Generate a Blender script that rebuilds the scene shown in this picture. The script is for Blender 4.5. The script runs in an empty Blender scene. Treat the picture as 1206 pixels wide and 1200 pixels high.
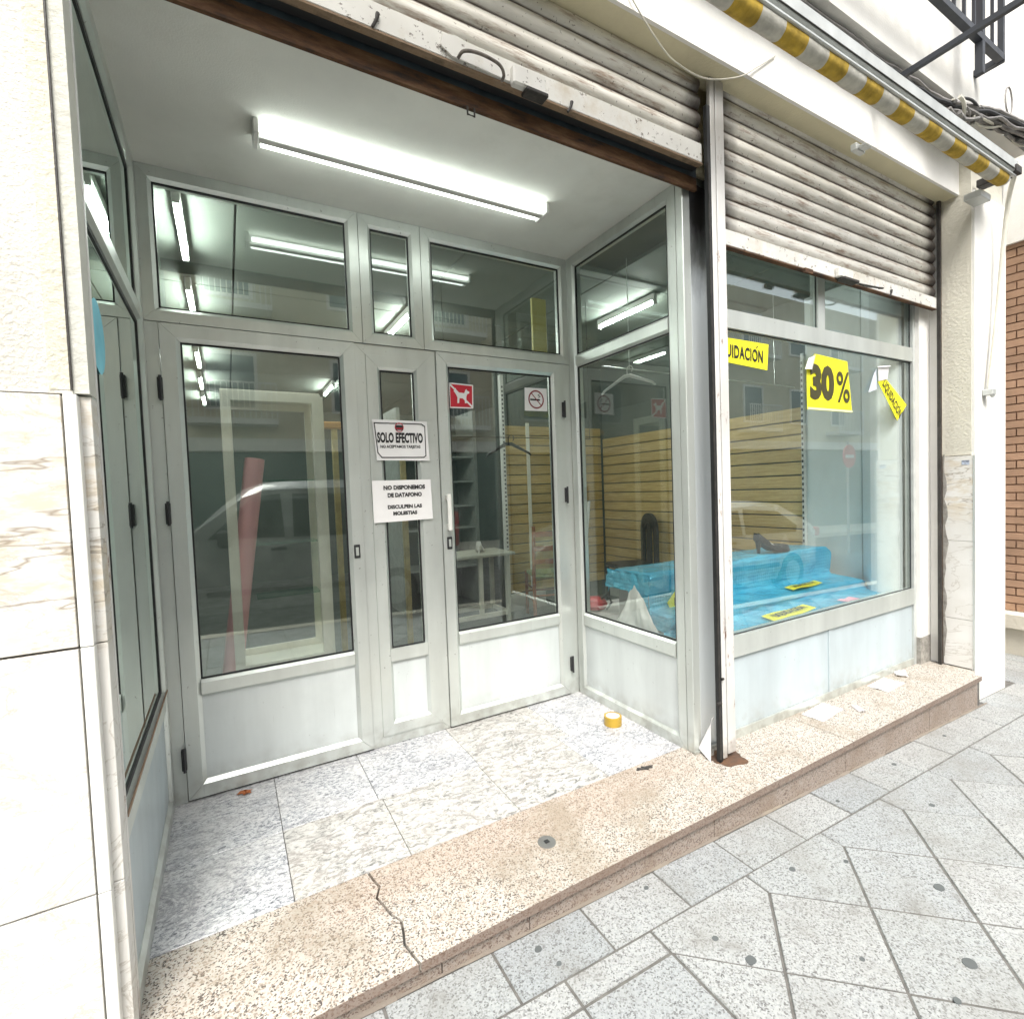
import bpy, bmesh, math, random
from math import sin, cos, pi, radians
from mathutils import Vector, Matrix, noise
random.seed(7)
S = bpy.context.scene
COL = S.collection

# ------------------------------------------------------------------ camera
RT = Vector((0.87662576, -0.47966096, -0.03811361)); UP = Vector((0.05230327, 0.01624895, 0.99849904))
FW = Vector((0.4783217, 0.87730345, -0.03933208))
cd = bpy.data.cameras.new('camera'); cam = bpy.data.objects.new('camera', cd); COL.objects.link(cam)
m = Matrix((( RT.x, UP.x, -FW.x), (RT.y, UP.y, -FW.y), (RT.z, UP.z, -FW.z))).to_4x4()
m.translation = Vector((-0.7279, -1.6262, 1.3781)); cam.matrix_world = m
cd.sensor_fit = 'HORIZONTAL'; cd.sensor_width = 36.0; cd.lens = 36.0 * 588.066 / 1206
cd.shift_x = (603 - 588.955) / 1206; cd.shift_y = -0.0001
cd.clip_start = 0.02; cd.clip_end = 500
S.camera = cam
# ------------------------------------------------------------------ world, sun, exposure
W = bpy.data.worlds.new('World'); S.world = W; W.use_nodes = True
nt = W.node_tree; nt.nodes.clear()
sky = nt.nodes.new('ShaderNodeTexSky'); sky.sky_type = 'NISHITA'; sky.sun_disc = False
SUN_EL, SUN_AZ = radians(54), radians(205)
sky.sun_elevation = SUN_EL; sky.sun_rotation = SUN_AZ; sky.dust_density = 4.0; sky.air_density = 1.0
hs = nt.nodes.new('ShaderNodeHueSaturation'); hs.inputs['Saturation'].default_value = 0.22
bg = nt.nodes.new('ShaderNodeBackground'); bg.inputs['Strength'].default_value = 0.15
ow = nt.nodes.new('ShaderNodeOutputWorld')
nt.links.new(sky.outputs[0], hs.inputs['Color']); nt.links.new(hs.outputs[0], bg.inputs[0]); nt.links.new(bg.outputs[0], ow.inputs[0])
sl = bpy.data.lights.new('sun', 'SUN'); sl.energy = 1.5; sl.angle = radians(25); sl.color = (1.0, 0.96, 0.9)
so = bpy.data.objects.new('sun', sl); COL.objects.link(so)
sd = Vector((sin(SUN_AZ) * cos(SUN_EL), cos(SUN_AZ) * cos(SUN_EL), sin(SUN_EL)))   # towards the sun
so.rotation_euler = sd.to_track_quat('Z', 'Y').to_euler(); so.location = (0, -8, 12)
S.view_settings.view_transform = 'Standard'; S.view_settings.look = 'None'
S.view_settings.exposure = 1.3; S.view_settings.gamma = 1.0; S.view_settings.use_curve_mapping = False
S.cycles.max_bounces = 10; S.cycles.transparent_max_bounces = 24; S.cycles.glossy_bounces = 5; S.cycles.diffuse_bounces = 5
S.cycles.use_denoising = True; S.cycles.sample_clamp_indirect = 6.0
S.cycles.caustics_reflective = False; S.cycles.caustics_refractive = False

# ------------------------------------------------------------------ materials
class NB:
    def __init__(s, name):
        s.m = bpy.data.materials.new(name); s.m.use_nodes = True; s.t = s.m.node_tree; s.t.nodes.clear()
        s.out = s.n('ShaderNodeOutputMaterial'); s.tc = s.n('ShaderNodeTexCoord')
        g = s.n('ShaderNodeNewGeometry'); s.pos = g.outputs['Position']
    def n(s, typ, **kw):
        nd = s.t.nodes.new(typ)
        for k, v in kw.items(): setattr(nd, k, v)
        return nd
    def l(s, a, b): s.t.links.new(a, b)
    def set(s, sock, v):
        if isinstance(v, bpy.types.NodeSocket): s.l(v, sock)
        elif v is not None:
            if sock.type == 'RGBA' and len(v) == 3: v = (*v, 1)
            sock.default_value = v
    def mapping(s, src=None, scale=(1, 1, 1), loc=(0, 0, 0), rot=(0, 0, 0)):
        mp = s.n('ShaderNodeMapping'); s.l(src or s.pos, mp.inputs[0])
        mp.inputs['Scale'].default_value = scale; mp.inputs['Rotation'].default_value = rot
        s.set(mp.inputs['Location'], loc)
        return mp.outputs[0]
    def noise(s, scale, detail=3, rough=.55, vec=None, dist=0):
        nd = s.n('ShaderNodeTexNoise'); s.l(vec or s.pos, nd.inputs['Vector'])
        nd.inputs['Scale'].default_value = scale; nd.inputs['Detail'].default_value = detail
        nd.inputs['Roughness'].default_value = rough; nd.inputs['Distortion'].default_value = dist
        return nd.outputs['Fac']
    def voro(s, scale, vec=None, feature='F1', out='Distance', rnd=1):
        nd = s.n('ShaderNodeTexVoronoi', feature=feature); s.l(vec or s.pos, nd.inputs['Vector'])
        nd.inputs['Scale'].default_value = scale
        return nd.outputs[out]
    def ramp(s, fac, stops, interp='LINEAR'):
        r = s.n('ShaderNodeValToRGB'); r.color_ramp.interpolation = interp
        e = r.color_ramp.elements
        while len(e) < len(stops): e.new(.5)
        for el, (p, c) in zip(e, stops):
            el.position = p; el.color = (*c, 1) if hasattr(c, '__len__') else (c, c, c, 1)
        s.l(fac, r.inputs[0]); return r.outputs[0]
    def mix(s, f, a, b, blend='MIX'):
        x = s.n('ShaderNodeMix', data_type='RGBA', blend_type=blend)
        s.set(x.inputs[0], f); s.set(x.inputs[6], a); s.set(x.inputs[7], b); return x.outputs[2]
    def math(s, op, a, b=None, c=None, clamp=False):
        x = s.n('ShaderNodeMath', operation=op); x.use_clamp = clamp
        for i, v in enumerate((a, b, c)):
            if v is not None: s.set(x.inputs[i], v)
        return x.outputs[0]
    def sep(s, src=None):
        x = s.n('ShaderNodeSeparateXYZ'); s.l(src or s.pos, x.inputs[0]); return x.outputs
    def bump(s, h, strength=.3, dist=.01, normal=None):
        b = s.n('ShaderNodeBump'); b.inputs['Strength'].default_value = strength; b.inputs['Distance'].default_value = dist
        s.l(h, b.inputs['Height'])
        if normal: s.l(normal, b.inputs['Normal'])
        return b.outputs[0]
    def bsdf(s, color, rough=.5, metal=0, normal=None, spec=None, coat=None, emis=None):
        p = s.n('ShaderNodeBsdfPrincipled'); s.set(p.inputs['Base Color'], color); s.set(p.inputs['Roughness'], rough)
        s.set(p.inputs['Metallic'], metal)
        if normal: s.l(normal, p.inputs['Normal'])
        if spec is not None: s.set(p.inputs['Specular IOR Level'], spec)
        if coat: p.inputs['Coat Weight'].default_value = coat
        s.l(p.outputs[0], s.out.inputs[0]); return s.m

def simple(name, col, rough=.5, metal=0, var=.12, vs=9, bump=0, bs=120, spec=None, coat=None):
    b = NB(name); n = b.noise(vs, 4)
    lo = tuple(max(0, c * (1 - var)) for c in col); hi = tuple(min(1, c * (1 + var)) for c in col)
    c = b.ramp(n, [(.3, lo), (.7, hi)])
    nm = b.bump(b.noise(bs, 3), bump, .004) if bump else None
    r = b.ramp(b.noise(vs * 2.3, 3), [(.3, max(0, rough - .07)), (.7, min(1, rough + .07))])
    return b.bsdf(c, r, metal, nm, spec, coat)

def mk_alu(name='brushed_aluminium', base=(.655, .69, .655), metal=.55):
    b = NB(name)
    st = b.noise(6, 4, vec=b.mapping(scale=(1, 1, .15)))
    dirt = b.noise(2.3, 6, .65); z = b.sep()[2]
    c = b.ramp(st, [(.3, tuple(x * .88 for x in base)), (.7, tuple(min(1, x * 1.08) for x in base))])
    sc_ = b.noise(130, 2, .5, vec=b.mapping(scale=(1, 1, .05), rot=(.05, .03, 0)))
    c = b.mix(b.ramp(sc_, [(.70, 0.), (.76, .3)]), c, tuple(x * .6 for x in base))
    c = b.mix(b.ramp(b.noise(48, 3, .6), [(.70, 0.), (.74, .6)]), c, (.16, .15, .14))
    c = b.mix(b.ramp(dirt, [(.48, 0.), (.68, .28)]), c, tuple(x * .74 for x in base))
    low = b.math('MULTIPLY', b.ramp(z, [(.0, 1.), (.22, 0.)]), b.ramp(b.noise(14, 5), [(.4, .1), (.65, .8)]))
    c = b.mix(low, c, (.27, .25, .21))
    r = b.ramp(b.noise(5, 4), [(.3, .28), (.7, .42)])
    return b.bsdf(c, r, metal, b.bump(b.noise(180, 2, vec=b.mapping(scale=(1, 1, .1))), .08, .002))
ALU = mk_alu()
PANEL = mk_alu('aluminium_panel_sheet', (.64, .685, .675), .15)
BASEP = mk_alu('frosted_base_panel', (.49, .56, .585), .05)
def mk_glass(name, tint, base, roughness=0.0, power=3.6):
    b = NB(name)
    lw = b.n('ShaderNodeLayerWeight'); lw.inputs['Blend'].default_value = .5
    f = b.math('ADD', b.math('MULTIPLY', b.math('POWER', lw.outputs['Facing'], power), .85), base, clamp=True)
    sm = b.noise(3.2, 5, .6)
    f = b.math('MULTIPLY', f, b.ramp(sm, [(.3, .92), (.7, 1.)]))
    tr = b.n('ShaderNodeBsdfTransparent'); tr.inputs[0].default_value = (*tint, 1)
    gl = b.n('ShaderNodeBsdfGlossy'); gl.inputs['Roughness'].default_value = roughness; gl.inputs['Color'].default_value = (.9, .97, .94, 1)
    df = b.n('ShaderNodeBsdfDiffuse'); df.inputs[0].default_value = (.75, .78, .75, 1)
    mx = b.n('ShaderNodeMixShader'); b.l(f, mx.inputs[0]); b.l(tr.outputs[0], mx.inputs[1]); b.l(gl.outputs[0], mx.inputs[2])
    m2 = b.n('ShaderNodeMixShader')
    b.l(b.ramp(b.noise(5, 7, .7, vec=b.mapping(scale=(1, 1, .5))), [(.45, .004), (.75, .03)]), m2.inputs[0])
    b.l(mx.outputs[0], m2.inputs[1]); b.l(df.outputs[0], m2.inputs[2]); b.l(m2.outputs[0], b.out.inputs[0]); return b.m
GLASS = mk_glass('green_window_glass', (.93, .95, .93), .10)
GLASS2 = mk_glass('display_window_glass', (.96, .98, .97), .12)
MIRG = mk_glass('dark_reflective_glass', (.42, .55, .48), .38, power=1.6)
SHELFG = mk_glass('shelf_glass', (.72, .86, .8), .16)
GASK = simple('black_rubber_gasket', (.012, .013, .014), .5)
BLACK = simple('black_painted_metal', (.02, .02, .022), .45)
def mk_marble(name, kind):
    b = NB(name); oi = b.n('ShaderNodeObjectInfo')
    off = b.n('ShaderNodeCombineXYZ'); b.l(b.math('MULTIPLY', oi.outputs['Random'], 37.), off.inputs[0]); b.l(b.math('MULTIPLY', oi.outputs['Random'], 11.), off.inputs[1])
    v = b.mapping(loc=off.outputs[0])
    wv = b.mapping(v, rot=(0, 0, .7), scale=(1, 2.2, 1))
    vein = b.math('ABSOLUTE', b.math('SUBTRACT', b.noise(2.2, 9, .62, wv, 1.2), .5))
    if kind == 'grey':
        fl = b.noise(52, 8, .85, b.mapping(v, rot=(0, 0, .55), scale=(1, 1.8, 1)), .6)
        c = b.ramp(fl, [(.40, (.085, .09, .105)), (.47, (.30, .31, .335)), (.515, (.56, .57, .58)), (.62, (.64, .64, .635))])
        c = b.mix(b.ramp(b.noise(5, 4, vec=v), [(.4, 0.), (.7, .55)]), c, (.72, .70, .67))
        c = b.mix(b.ramp(vein, [(0, .6), (.02, 0.)]), c, (.22, .22, .24))
    else:
        fl = b.noise(24, 9, .85, b.mapping(v, rot=(0, 0, .4), scale=(1, 1.8, 1)), .8)
        c = b.ramp(fl, [(.38, (.10, .10, .10)), (.45, (.28, .275, .26)), (.50, (.50, .49, .465)), (.6, (.56, .55, .525))])
        c = b.mix(b.ramp(vein, [(0, .85), (.022, 0.)]), c, (.26, .24, .22))
        c = b.mix(b.ramp(b.noise(3, 4, vec=v), [(.5, 0.), (.75, .3)]), c, (.54, .51, .45))
    return b.bsdf(c, b.ramp(b.noise(9, 4), [(.3, .16), (.7, .34)]), 0, b.bump(fl, .03, .001))
MAR_W = mk_marble('white_veined_marble', 'white'); MAR_G = mk_marble('grey_streaked_marble', 'grey')
def mk_granite(name, dark=False):
    b = NB(name); oi = b.n('ShaderNodeObjectInfo')
    sp = b.voro(235, out='Color'); spv = b.n('ShaderNodeSeparateColor'); b.l(sp, spv.inputs[0])
    c = b.ramp(spv.outputs[0], [(0, (.07, .06, .055)), (.17, (.10, .08, .07)), (.18, (.27, .215, .17)), (.38, (.37, .325, .27)), (.39, (.455, .425, .375)), (1, (.53, .51, .46))], 'LINEAR')
    c = b.mix(b.ramp(b.noise(60, 4), [(.52, 0.), (.62, .45)]), c, (.45, .38, .32))
    x, y, z = b.sep()[:3]
    # worn back half of the slabs is pinker
    wob = b.math('MULTIPLY', b.math('SUBTRACT', b.noise(2.6, 5), .5), .25)
    yy = b.math('ADD', y, wob)
    wear = b.math('MULTIPLY', b.math('MULTIPLY', b.ramp(yy, [(0.0, 0.), (.01, 0.), (.08, 1.)]), 1.), 0.6)
    yb = b.math('ADD', yy, .15)
    band = b.ramp(yb, [(.02, 0.), (.12, 1.)])
    xb = b.math('MULTIPLY', b.ramp(b.math('ADD', b.math('MULTIPLY', x, .25), .35), [(.18, 0.), (.25, 1.)]), b.ramp(b.math('ADD', b.math('MULTIPLY', x, .25), .35), [(.58, 1.), (.66, 0.)]))
    k = b.math('MULTIPLY', b.math('MULTIPLY', band, xb), .6)
    c = b.mix(k, c, b.mix(.5, c, (.34, .225, .155)))
    c = b.mix(b.ramp(b.noise(4.3, 6, .6), [(.49, 0.), (.66, .55)]), c, (.26, .21, .15))
    if dark: c = b.mix(.55, c, (.17, .11, .085))
    else: c = b.mix(b.ramp(b.math('MULTIPLY', b.math('ADD', y, .33), 10.), [(.175, .75), (.20, 0.)]), c, (.15, .095, .07))
    return b.bsdf(c, .55, 0, b.bump(b.noise(140, 3), .15, .003))
GRAN = mk_granite('pink_speckled_granite'); GRAN_D = mk_granite('reddish_granite_riser', True)
def mk_paver():
    b = NB('grey_terrazzo_paving'); oi = b.n('ShaderNodeObjectInfo')
    sp = b.voro(230, out='Color'); s1 = b.n('ShaderNodeSeparateColor'); b.l(sp, s1.inputs[0])
    c = b.ramp(s1.outputs[0], [(0, (.10, .10, .10)), (.2, (.17, .17, .17)), (.34, (.295, .31, .315)), (1, (.405, .42, .42))])
    c = b.mix(b.ramp(b.noise(95, 3), [(.4, 0.), (.6, .5)]), c, (.40, .415, .41))
    t = b.ramp(oi.outputs['Random'], [(0, (.84, .86, .87)), (.5, (1.02, 1.01, .99)), (1, (.92, .93, .92))])
    c = b.mix(1., c, t, 'MULTIPLY')
    c = b.mix(b.ramp(b.noise(2.2, 8, .7), [(.47, 0.), (.68, .6)]), c, (.22, .215, .195))
    c = b.mix(b.ramp(b.noise(9, 6, .75), [(.58, 0.), (.66, .45)]), c, (.17, .165, .15))
    c = b.mix(b.ramp(b.voro(5.5), [(.02, .35), (.06, 0.)]), c, (.2, .2, .2))
    return b.bsdf(c, .7, 0, b.bump(b.noise(160, 3), .25, .003))
PAVER = mk_paver()
GROUT = simple('cement_grout', (.13, .125, .115), .9, var=.3, vs=30, bump=.4)
ASPH = simple('asphalt', (.055, .055, .057), .85, var=.08, vs=60, bump=.1)
def mk_plaster(name, col, bs=55, bump=.7, stain=.35, scol=(.38, .33, .22)):
    b = NB(name)
    n = b.noise(bs, 5, .6); c = b.ramp(b.noise(3, 5), [(.3, tuple(x * .93 for x in col)), (.7, tuple(min(1, x * 1.05) for x in col))])
    c = b.mix(b.ramp(b.noise(2.1, 7, .7, vec=b.mapping(scale=(1, 1, .4))), [(.52, 0.), (.8, stain)]), c, scol)
    return b.bsdf(c, .88, 0, b.bump(n, bump, .01))
PLAST = mk_plaster('cream_roughcast_plaster', (.68, .66, .60), 85, .6); PLAST_Y = mk_plaster('yellowish_beam_plaster', (.68, .63, .44), 80, .35)
PLAST_W = mk_plaster('white_facade_paint', (.80, .79, .75), 90, .25, .12)
CEILM = mk_plaster('recess_ceiling_paint', (.82, .835, .77), 160, .15, .45, (.60, .61, .52))
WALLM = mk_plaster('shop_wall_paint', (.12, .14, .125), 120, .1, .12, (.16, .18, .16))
def mk_clad():
    b = NB('cream_marble_cladding')
    v = b.math('ABSOLUTE', b.math('SUBTRACT', b.noise(1.7, 9, .62, b.mapping(scale=(1, 1, 2.2), rot=(0, .4, 0)), 1.5), .5))
    c = b.ramp(b.noise(5, 6), [(.3, (.66, .64, .595)), (.7, (.76, .75, .72))])
    c = b.mix(b.ramp(v, [(0, .6), (.011, 0.)]), c, (.40, .36, .30))
    z = b.sep()[2]
    up = b.ramp(b.math('MULTIPLY', z, .5), [(.50, 0.), (.58, 1.), (.84, 1.), (.86, .2)])
    pat = b.ramp(b.noise(4.2, 8, .75, b.mapping(scale=(1, 1, 3))), [(.46, 0.), (.58, .6)])
    c = b.mix(b.math('MULTIPLY', up, pat), c, (.56, .46, .31))
    cr = b.math('ABSOLUTE', b.math('SUBTRACT', b.noise(3, 4, .5, b.mapping(scale=(.6, 1, 3.5))), .5))
    c = b.mix(b.math('MULTIPLY', up, b.ramp(cr, [(0, .8), (.012, 0.)])), c, (.25, .2, .15))
    return b.bsdf(c, .42, 0, b.bump(b.noise(40, 3), .05, .002))
CLAD = mk_clad()
def mk_shutter():
    b = NB('galvanised_shutter_metal'); x, y, z = b.sep()[:3]
    c = b.ramp(b.noise(7, 6, .6, b.mapping(scale=(.5, 1, 3))), [(.3, (.60, .58, .52)), (.7, (.84, .82, .76))])
    rust = b.noise(9, 7, .7, b.mapping(scale=(.6, 1, 5)))
    c = b.mix(b.ramp(rust, [(.52, 0.), (.68, .75)]), c, (.24, .13, .07))
    sp = b.noise(60, 3); c = b.mix(b.ramp(sp, [(.66, 0.), (.7, .7)]), c, (.09, .06, .045))
    # ends of the slats are black with grease
    e1 = b.math('ABSOLUTE', b.math('SUBTRACT', x, 1.282)); e2 = b.math('ABSOLUTE', b.math('SUBTRACT', x, 3.53))
    e = b.math('MINIMUM', e1, e2); e = b.math('ADD', e, b.math('MULTIPLY', b.math('SUBTRACT', b.noise(14, 4), .5), .10))
    c = b.mix(b.ramp(e, [(.08, .95), (.20, 0.)]), c, (.04, .03, .025))
    oz = b.sep(b.tc.outputs['Object'])[2]
    fr = b.math('FRACT', b.math('DIVIDE', b.math('ADD', oz, -.072), .0765))
    gm = b.math('ABSOLUTE', b.math('SUBTRACT', fr, .46)); gm = b.math('ADD', gm, b.math('MULTIPLY', b.math('SUBTRACT', b.noise(12, 5, .6, b.mapping(scale=(.6, 1, 1))), .5), .10))
    c = b.mix(b.ramp(gm, [(.395, 0.), (.44, .6), (.475, .97)]), c, (.055, .03, .018))
    return b.bsdf(c, .45, .25, b.bump(rust, .2, .003))
SHUT = mk_shutter()
def mk_bar():
    b = NB('white_painted_bottom_bar')
    c = b.ramp(b.noise(5, 5), [(.3, (.66, .65, .60)), (.7, (.78, .77, .73))])
    c = b.mix(b.ramp(b.noise(38, 5, .7), [(.60, 0.), (.64, .85)]), c, (.13, .10, .08))
    c = b.mix(b.ramp(b.noise(3.5, 6, .7), [(.55, 0.), (.72, .5)]), c, (.46, .36, .22))
    return b.bsdf(c, .5, .1)
BARM = mk_bar()
def mk_rust(name='rusty_steel', a=(.105, .05, .022), bcol=(.03, .022, .018)):
    b = NB(name); n = b.noise(11, 7, .7, b.mapping(scale=(.5, 1, 2.5)))
    c = b.ramp(n, [(.35, bcol), (.5, a), (.74, (.21, .13, .07))])
    return b.bsdf(c, .8, .2, b.bump(b.noise(60, 4), .5, .004))
RUST = mk_rust(); DARKM = simple('dark_oily_metal', (.03, .027, .024), .6, var=.5, vs=20, bump=.4)
def mk_guide():
    b = NB('chipped_white_guide_rail'); z = b.sep()[2]
    c = b.ramp(b.noise(4, 5), [(.3, (.62, .61, .58)), (.7, (.76, .75, .73))])
    c = b.mix(b.ramp(b.noise(26, 6, .75, b.mapping(scale=(1, 1, .35))), [(.60, 0.), (.66, .85)]), c, (.25, .13, .08))
    low = b.ramp(b.math('ADD', z, b.math('MULTIPLY', b.noise(20, 4), .18)), [(.12, 1.), (.26, 0.)])
    c = b.mix(b.math('MULTIPLY', low, .8), c, (.16, .10, .06))
    top = b.ramp(b.math('MULTIPLY', z, .3), [(.80, 0.), (.9, .7)])
    c = b.mix(top, c, (.27, .26, .24))
    return b.bsdf(c, .5, .15)
GUIDE = mk_guide()
def mk_concrete():
    b = NB('bare_cement_patch'); c = b.ramp(b.noise(30, 6, .7), [(.3, (.18, .17, .15)), (.7, (.42, .40, .36))])
    return b.bsdf(c, .9, 0, b.bump(b.noise(70, 5), .7, .01))
CONC = mk_concrete()
def mk_tube(st, col=(.93, 1.0, .95)):
    b = NB('lit_fluorescent_tube'); e = b.n('ShaderNodeEmission'); e.inputs[0].default_value = (*col, 1); e.inputs[1].default_value = st
    b.l(e.outputs[0], b.out.inputs[0]); return b.m
TUBE = mk_tube(3.4); TUBE_IN = mk_tube(80.0)
WHITEM = simple('white_enamel', (.74, .74, .70), .4, var=.06)
CREAMM = simple('cream_lacquered_frame', (.90, .88, .78), .4, var=.06)
WOODS = None
def mk_slat():
    b = NB('honey_slat_board'); oi = b.n('ShaderNodeObjectInfo')
    g = b.noise(5, 6, .65, b.mapping(scale=(1, 1, 14)))
    c = b.ramp(g, [(.3, (.52, .35, .12)), (.7, (.76, .57, .26))])
    t = b.ramp(oi.outputs['Random'], [(0, .82), (1, 1.08)])
    return b.bsdf(b.mix(1., c, t, 'MULTIPLY'), .45, 0, b.bump(g, .1, .002))
SLAT = mk_slat()
WOODR = simple('reddish_varnished_wood', (.38, .13, .05), .4, var=.3, vs=20)
WOODY = simple('pale_pine_wood', (.50, .40, .18), .5, var=.2, vs=14)
RUSH = simple('woven_seat_green', (.40, .42, .20), .8, var=.3, vs=60, bump=.6)
PINK = simple('pink_paper_roll', (.86, .48, .50), .6, var=.06)
REDM = simple('red_vinyl', (.50, .03, .05), .4)
CLOTH = simple('white_cotton_cloth', (.84, .82, .81), .85, var=.06, vs=8, bump=.3, bs=60)
GREYB = simple('grey_board_plinth', (.48, .45, .44), .7, var=.1)
def mk_blue():
    b = NB('blue_embossed_plastic_sheet')
    gx = b.n('ShaderNodeTexVoronoi'); gx.inputs['Scale'].default_value = 46; gx.inputs['Randomness'].default_value = .15; b.l(b.pos, gx.inputs['Vector'])
    c = b.ramp(b.noise(6, 4), [(.3, (.03, .36, .58)), (.7, (.12, .56, .78))])
    nm = b.bump(gx.outputs['Distance'], .8, .008)
    nm = b.bump(b.noise(14, 4, .5), .35, .02, nm)
    return b.bsdf(c, .16, .15, nm)
BLUE = mk_blue()
YEL = simple('yellow_sale_paper', (.86, .80, .02), .5, var=.03); YELB = simple('pale_paper_margin', (.82, .81, .45), .5, var=.03)
PAPER = simple('white_paper', (.80, .79, .78), .7, var=.03); INK = simple('black_ink', (.015, .015, .016), .5)
INKG = simple('faded_olive_ink', (.055, .05, .015), .5)
PINKT = simple('pink_price_tag', (.80, .35, .45), .5); CYAN = simple('cyan_round_sticker', (.18, .58, .72), .5)
REDS = simple('red_sign_vinyl', (.55, .02, .04), .4); MAROON = simple('dark_red_print', (.22, .03, .04), .5)
BRICKM = simple('orange_brown_brick', (.36, .225, .145), .8, var=.2, vs=5, bump=.4)
MORT = simple('brick_mortar', (.20, .11, .07), .9)
AWY = simple('mustard_awning_canvas', (.40, .27, .035), .9, var=.35, vs=22, bump=.3); AWW = simple('grey_white_awning_canvas', (.46, .45, .40), .9, var=.2, vs=22, bump=.3)
ALUW = simple('awning_box_aluminium', (.55, .57, .55), .4, .3)
CABG = simple('grey_cable_jacket', (.22, .21, .20), .6, var=.4, vs=12); CABB = simple('black_cable_jacket', (.035, .035, .037), .55)
CABW = simple('ivory_cable_jacket', (.62, .60, .52), .55)
IRON = simple('dark_balcony_iron', (.03, .034, .042), .5)
TAPE = simple('amber_packing_tape', (.42, .27, .03), .3); LEAFM = simple('dry_brown_leaf', (.32, .10, .03), .7)
STONE = mk_plaster('pale_stone_plinth', (.60, .56, .47), 30, .5)
CARW = simple('silver_white_car_paint', (.30, .32, .32), .25, .1, var=.01, vs=1, coat=.8); CARG = simple('white_car_paint', (.70, .73, .74), .25, .3, var=.01, vs=1, coat=.8)
CARGL = simple('dark_car_glass', (.012, .018, .018), .05); TYRE = simple('tyre_rubber', (.02, .02, .02), .8)
HUBM = simple('wheel_alloy', (.4, .41, .42), .35, .6); LAMPR = simple('red_tail_lamp', (.45, .01, .01), .2); LAMPW = simple('clear_head_lamp', (.7, .72, .72), .1)
OPPW = mk_plaster('beige_opposite_facade', (.66, .60, .46), 20, .2); OPPT = simple('dark_green_shopfront', (.05, .10, .09), .4); OPPG = simple('far_window_glass', (.10, .15, .17), .1)
GUM = simple('old_chewing_gum', (.10, .11, .11), .8)
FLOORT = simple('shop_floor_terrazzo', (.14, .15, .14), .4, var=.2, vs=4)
CPAN = simple('ceiling_panel_board', (.17, .195, .17), .8, var=.05, vs=3)

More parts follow.
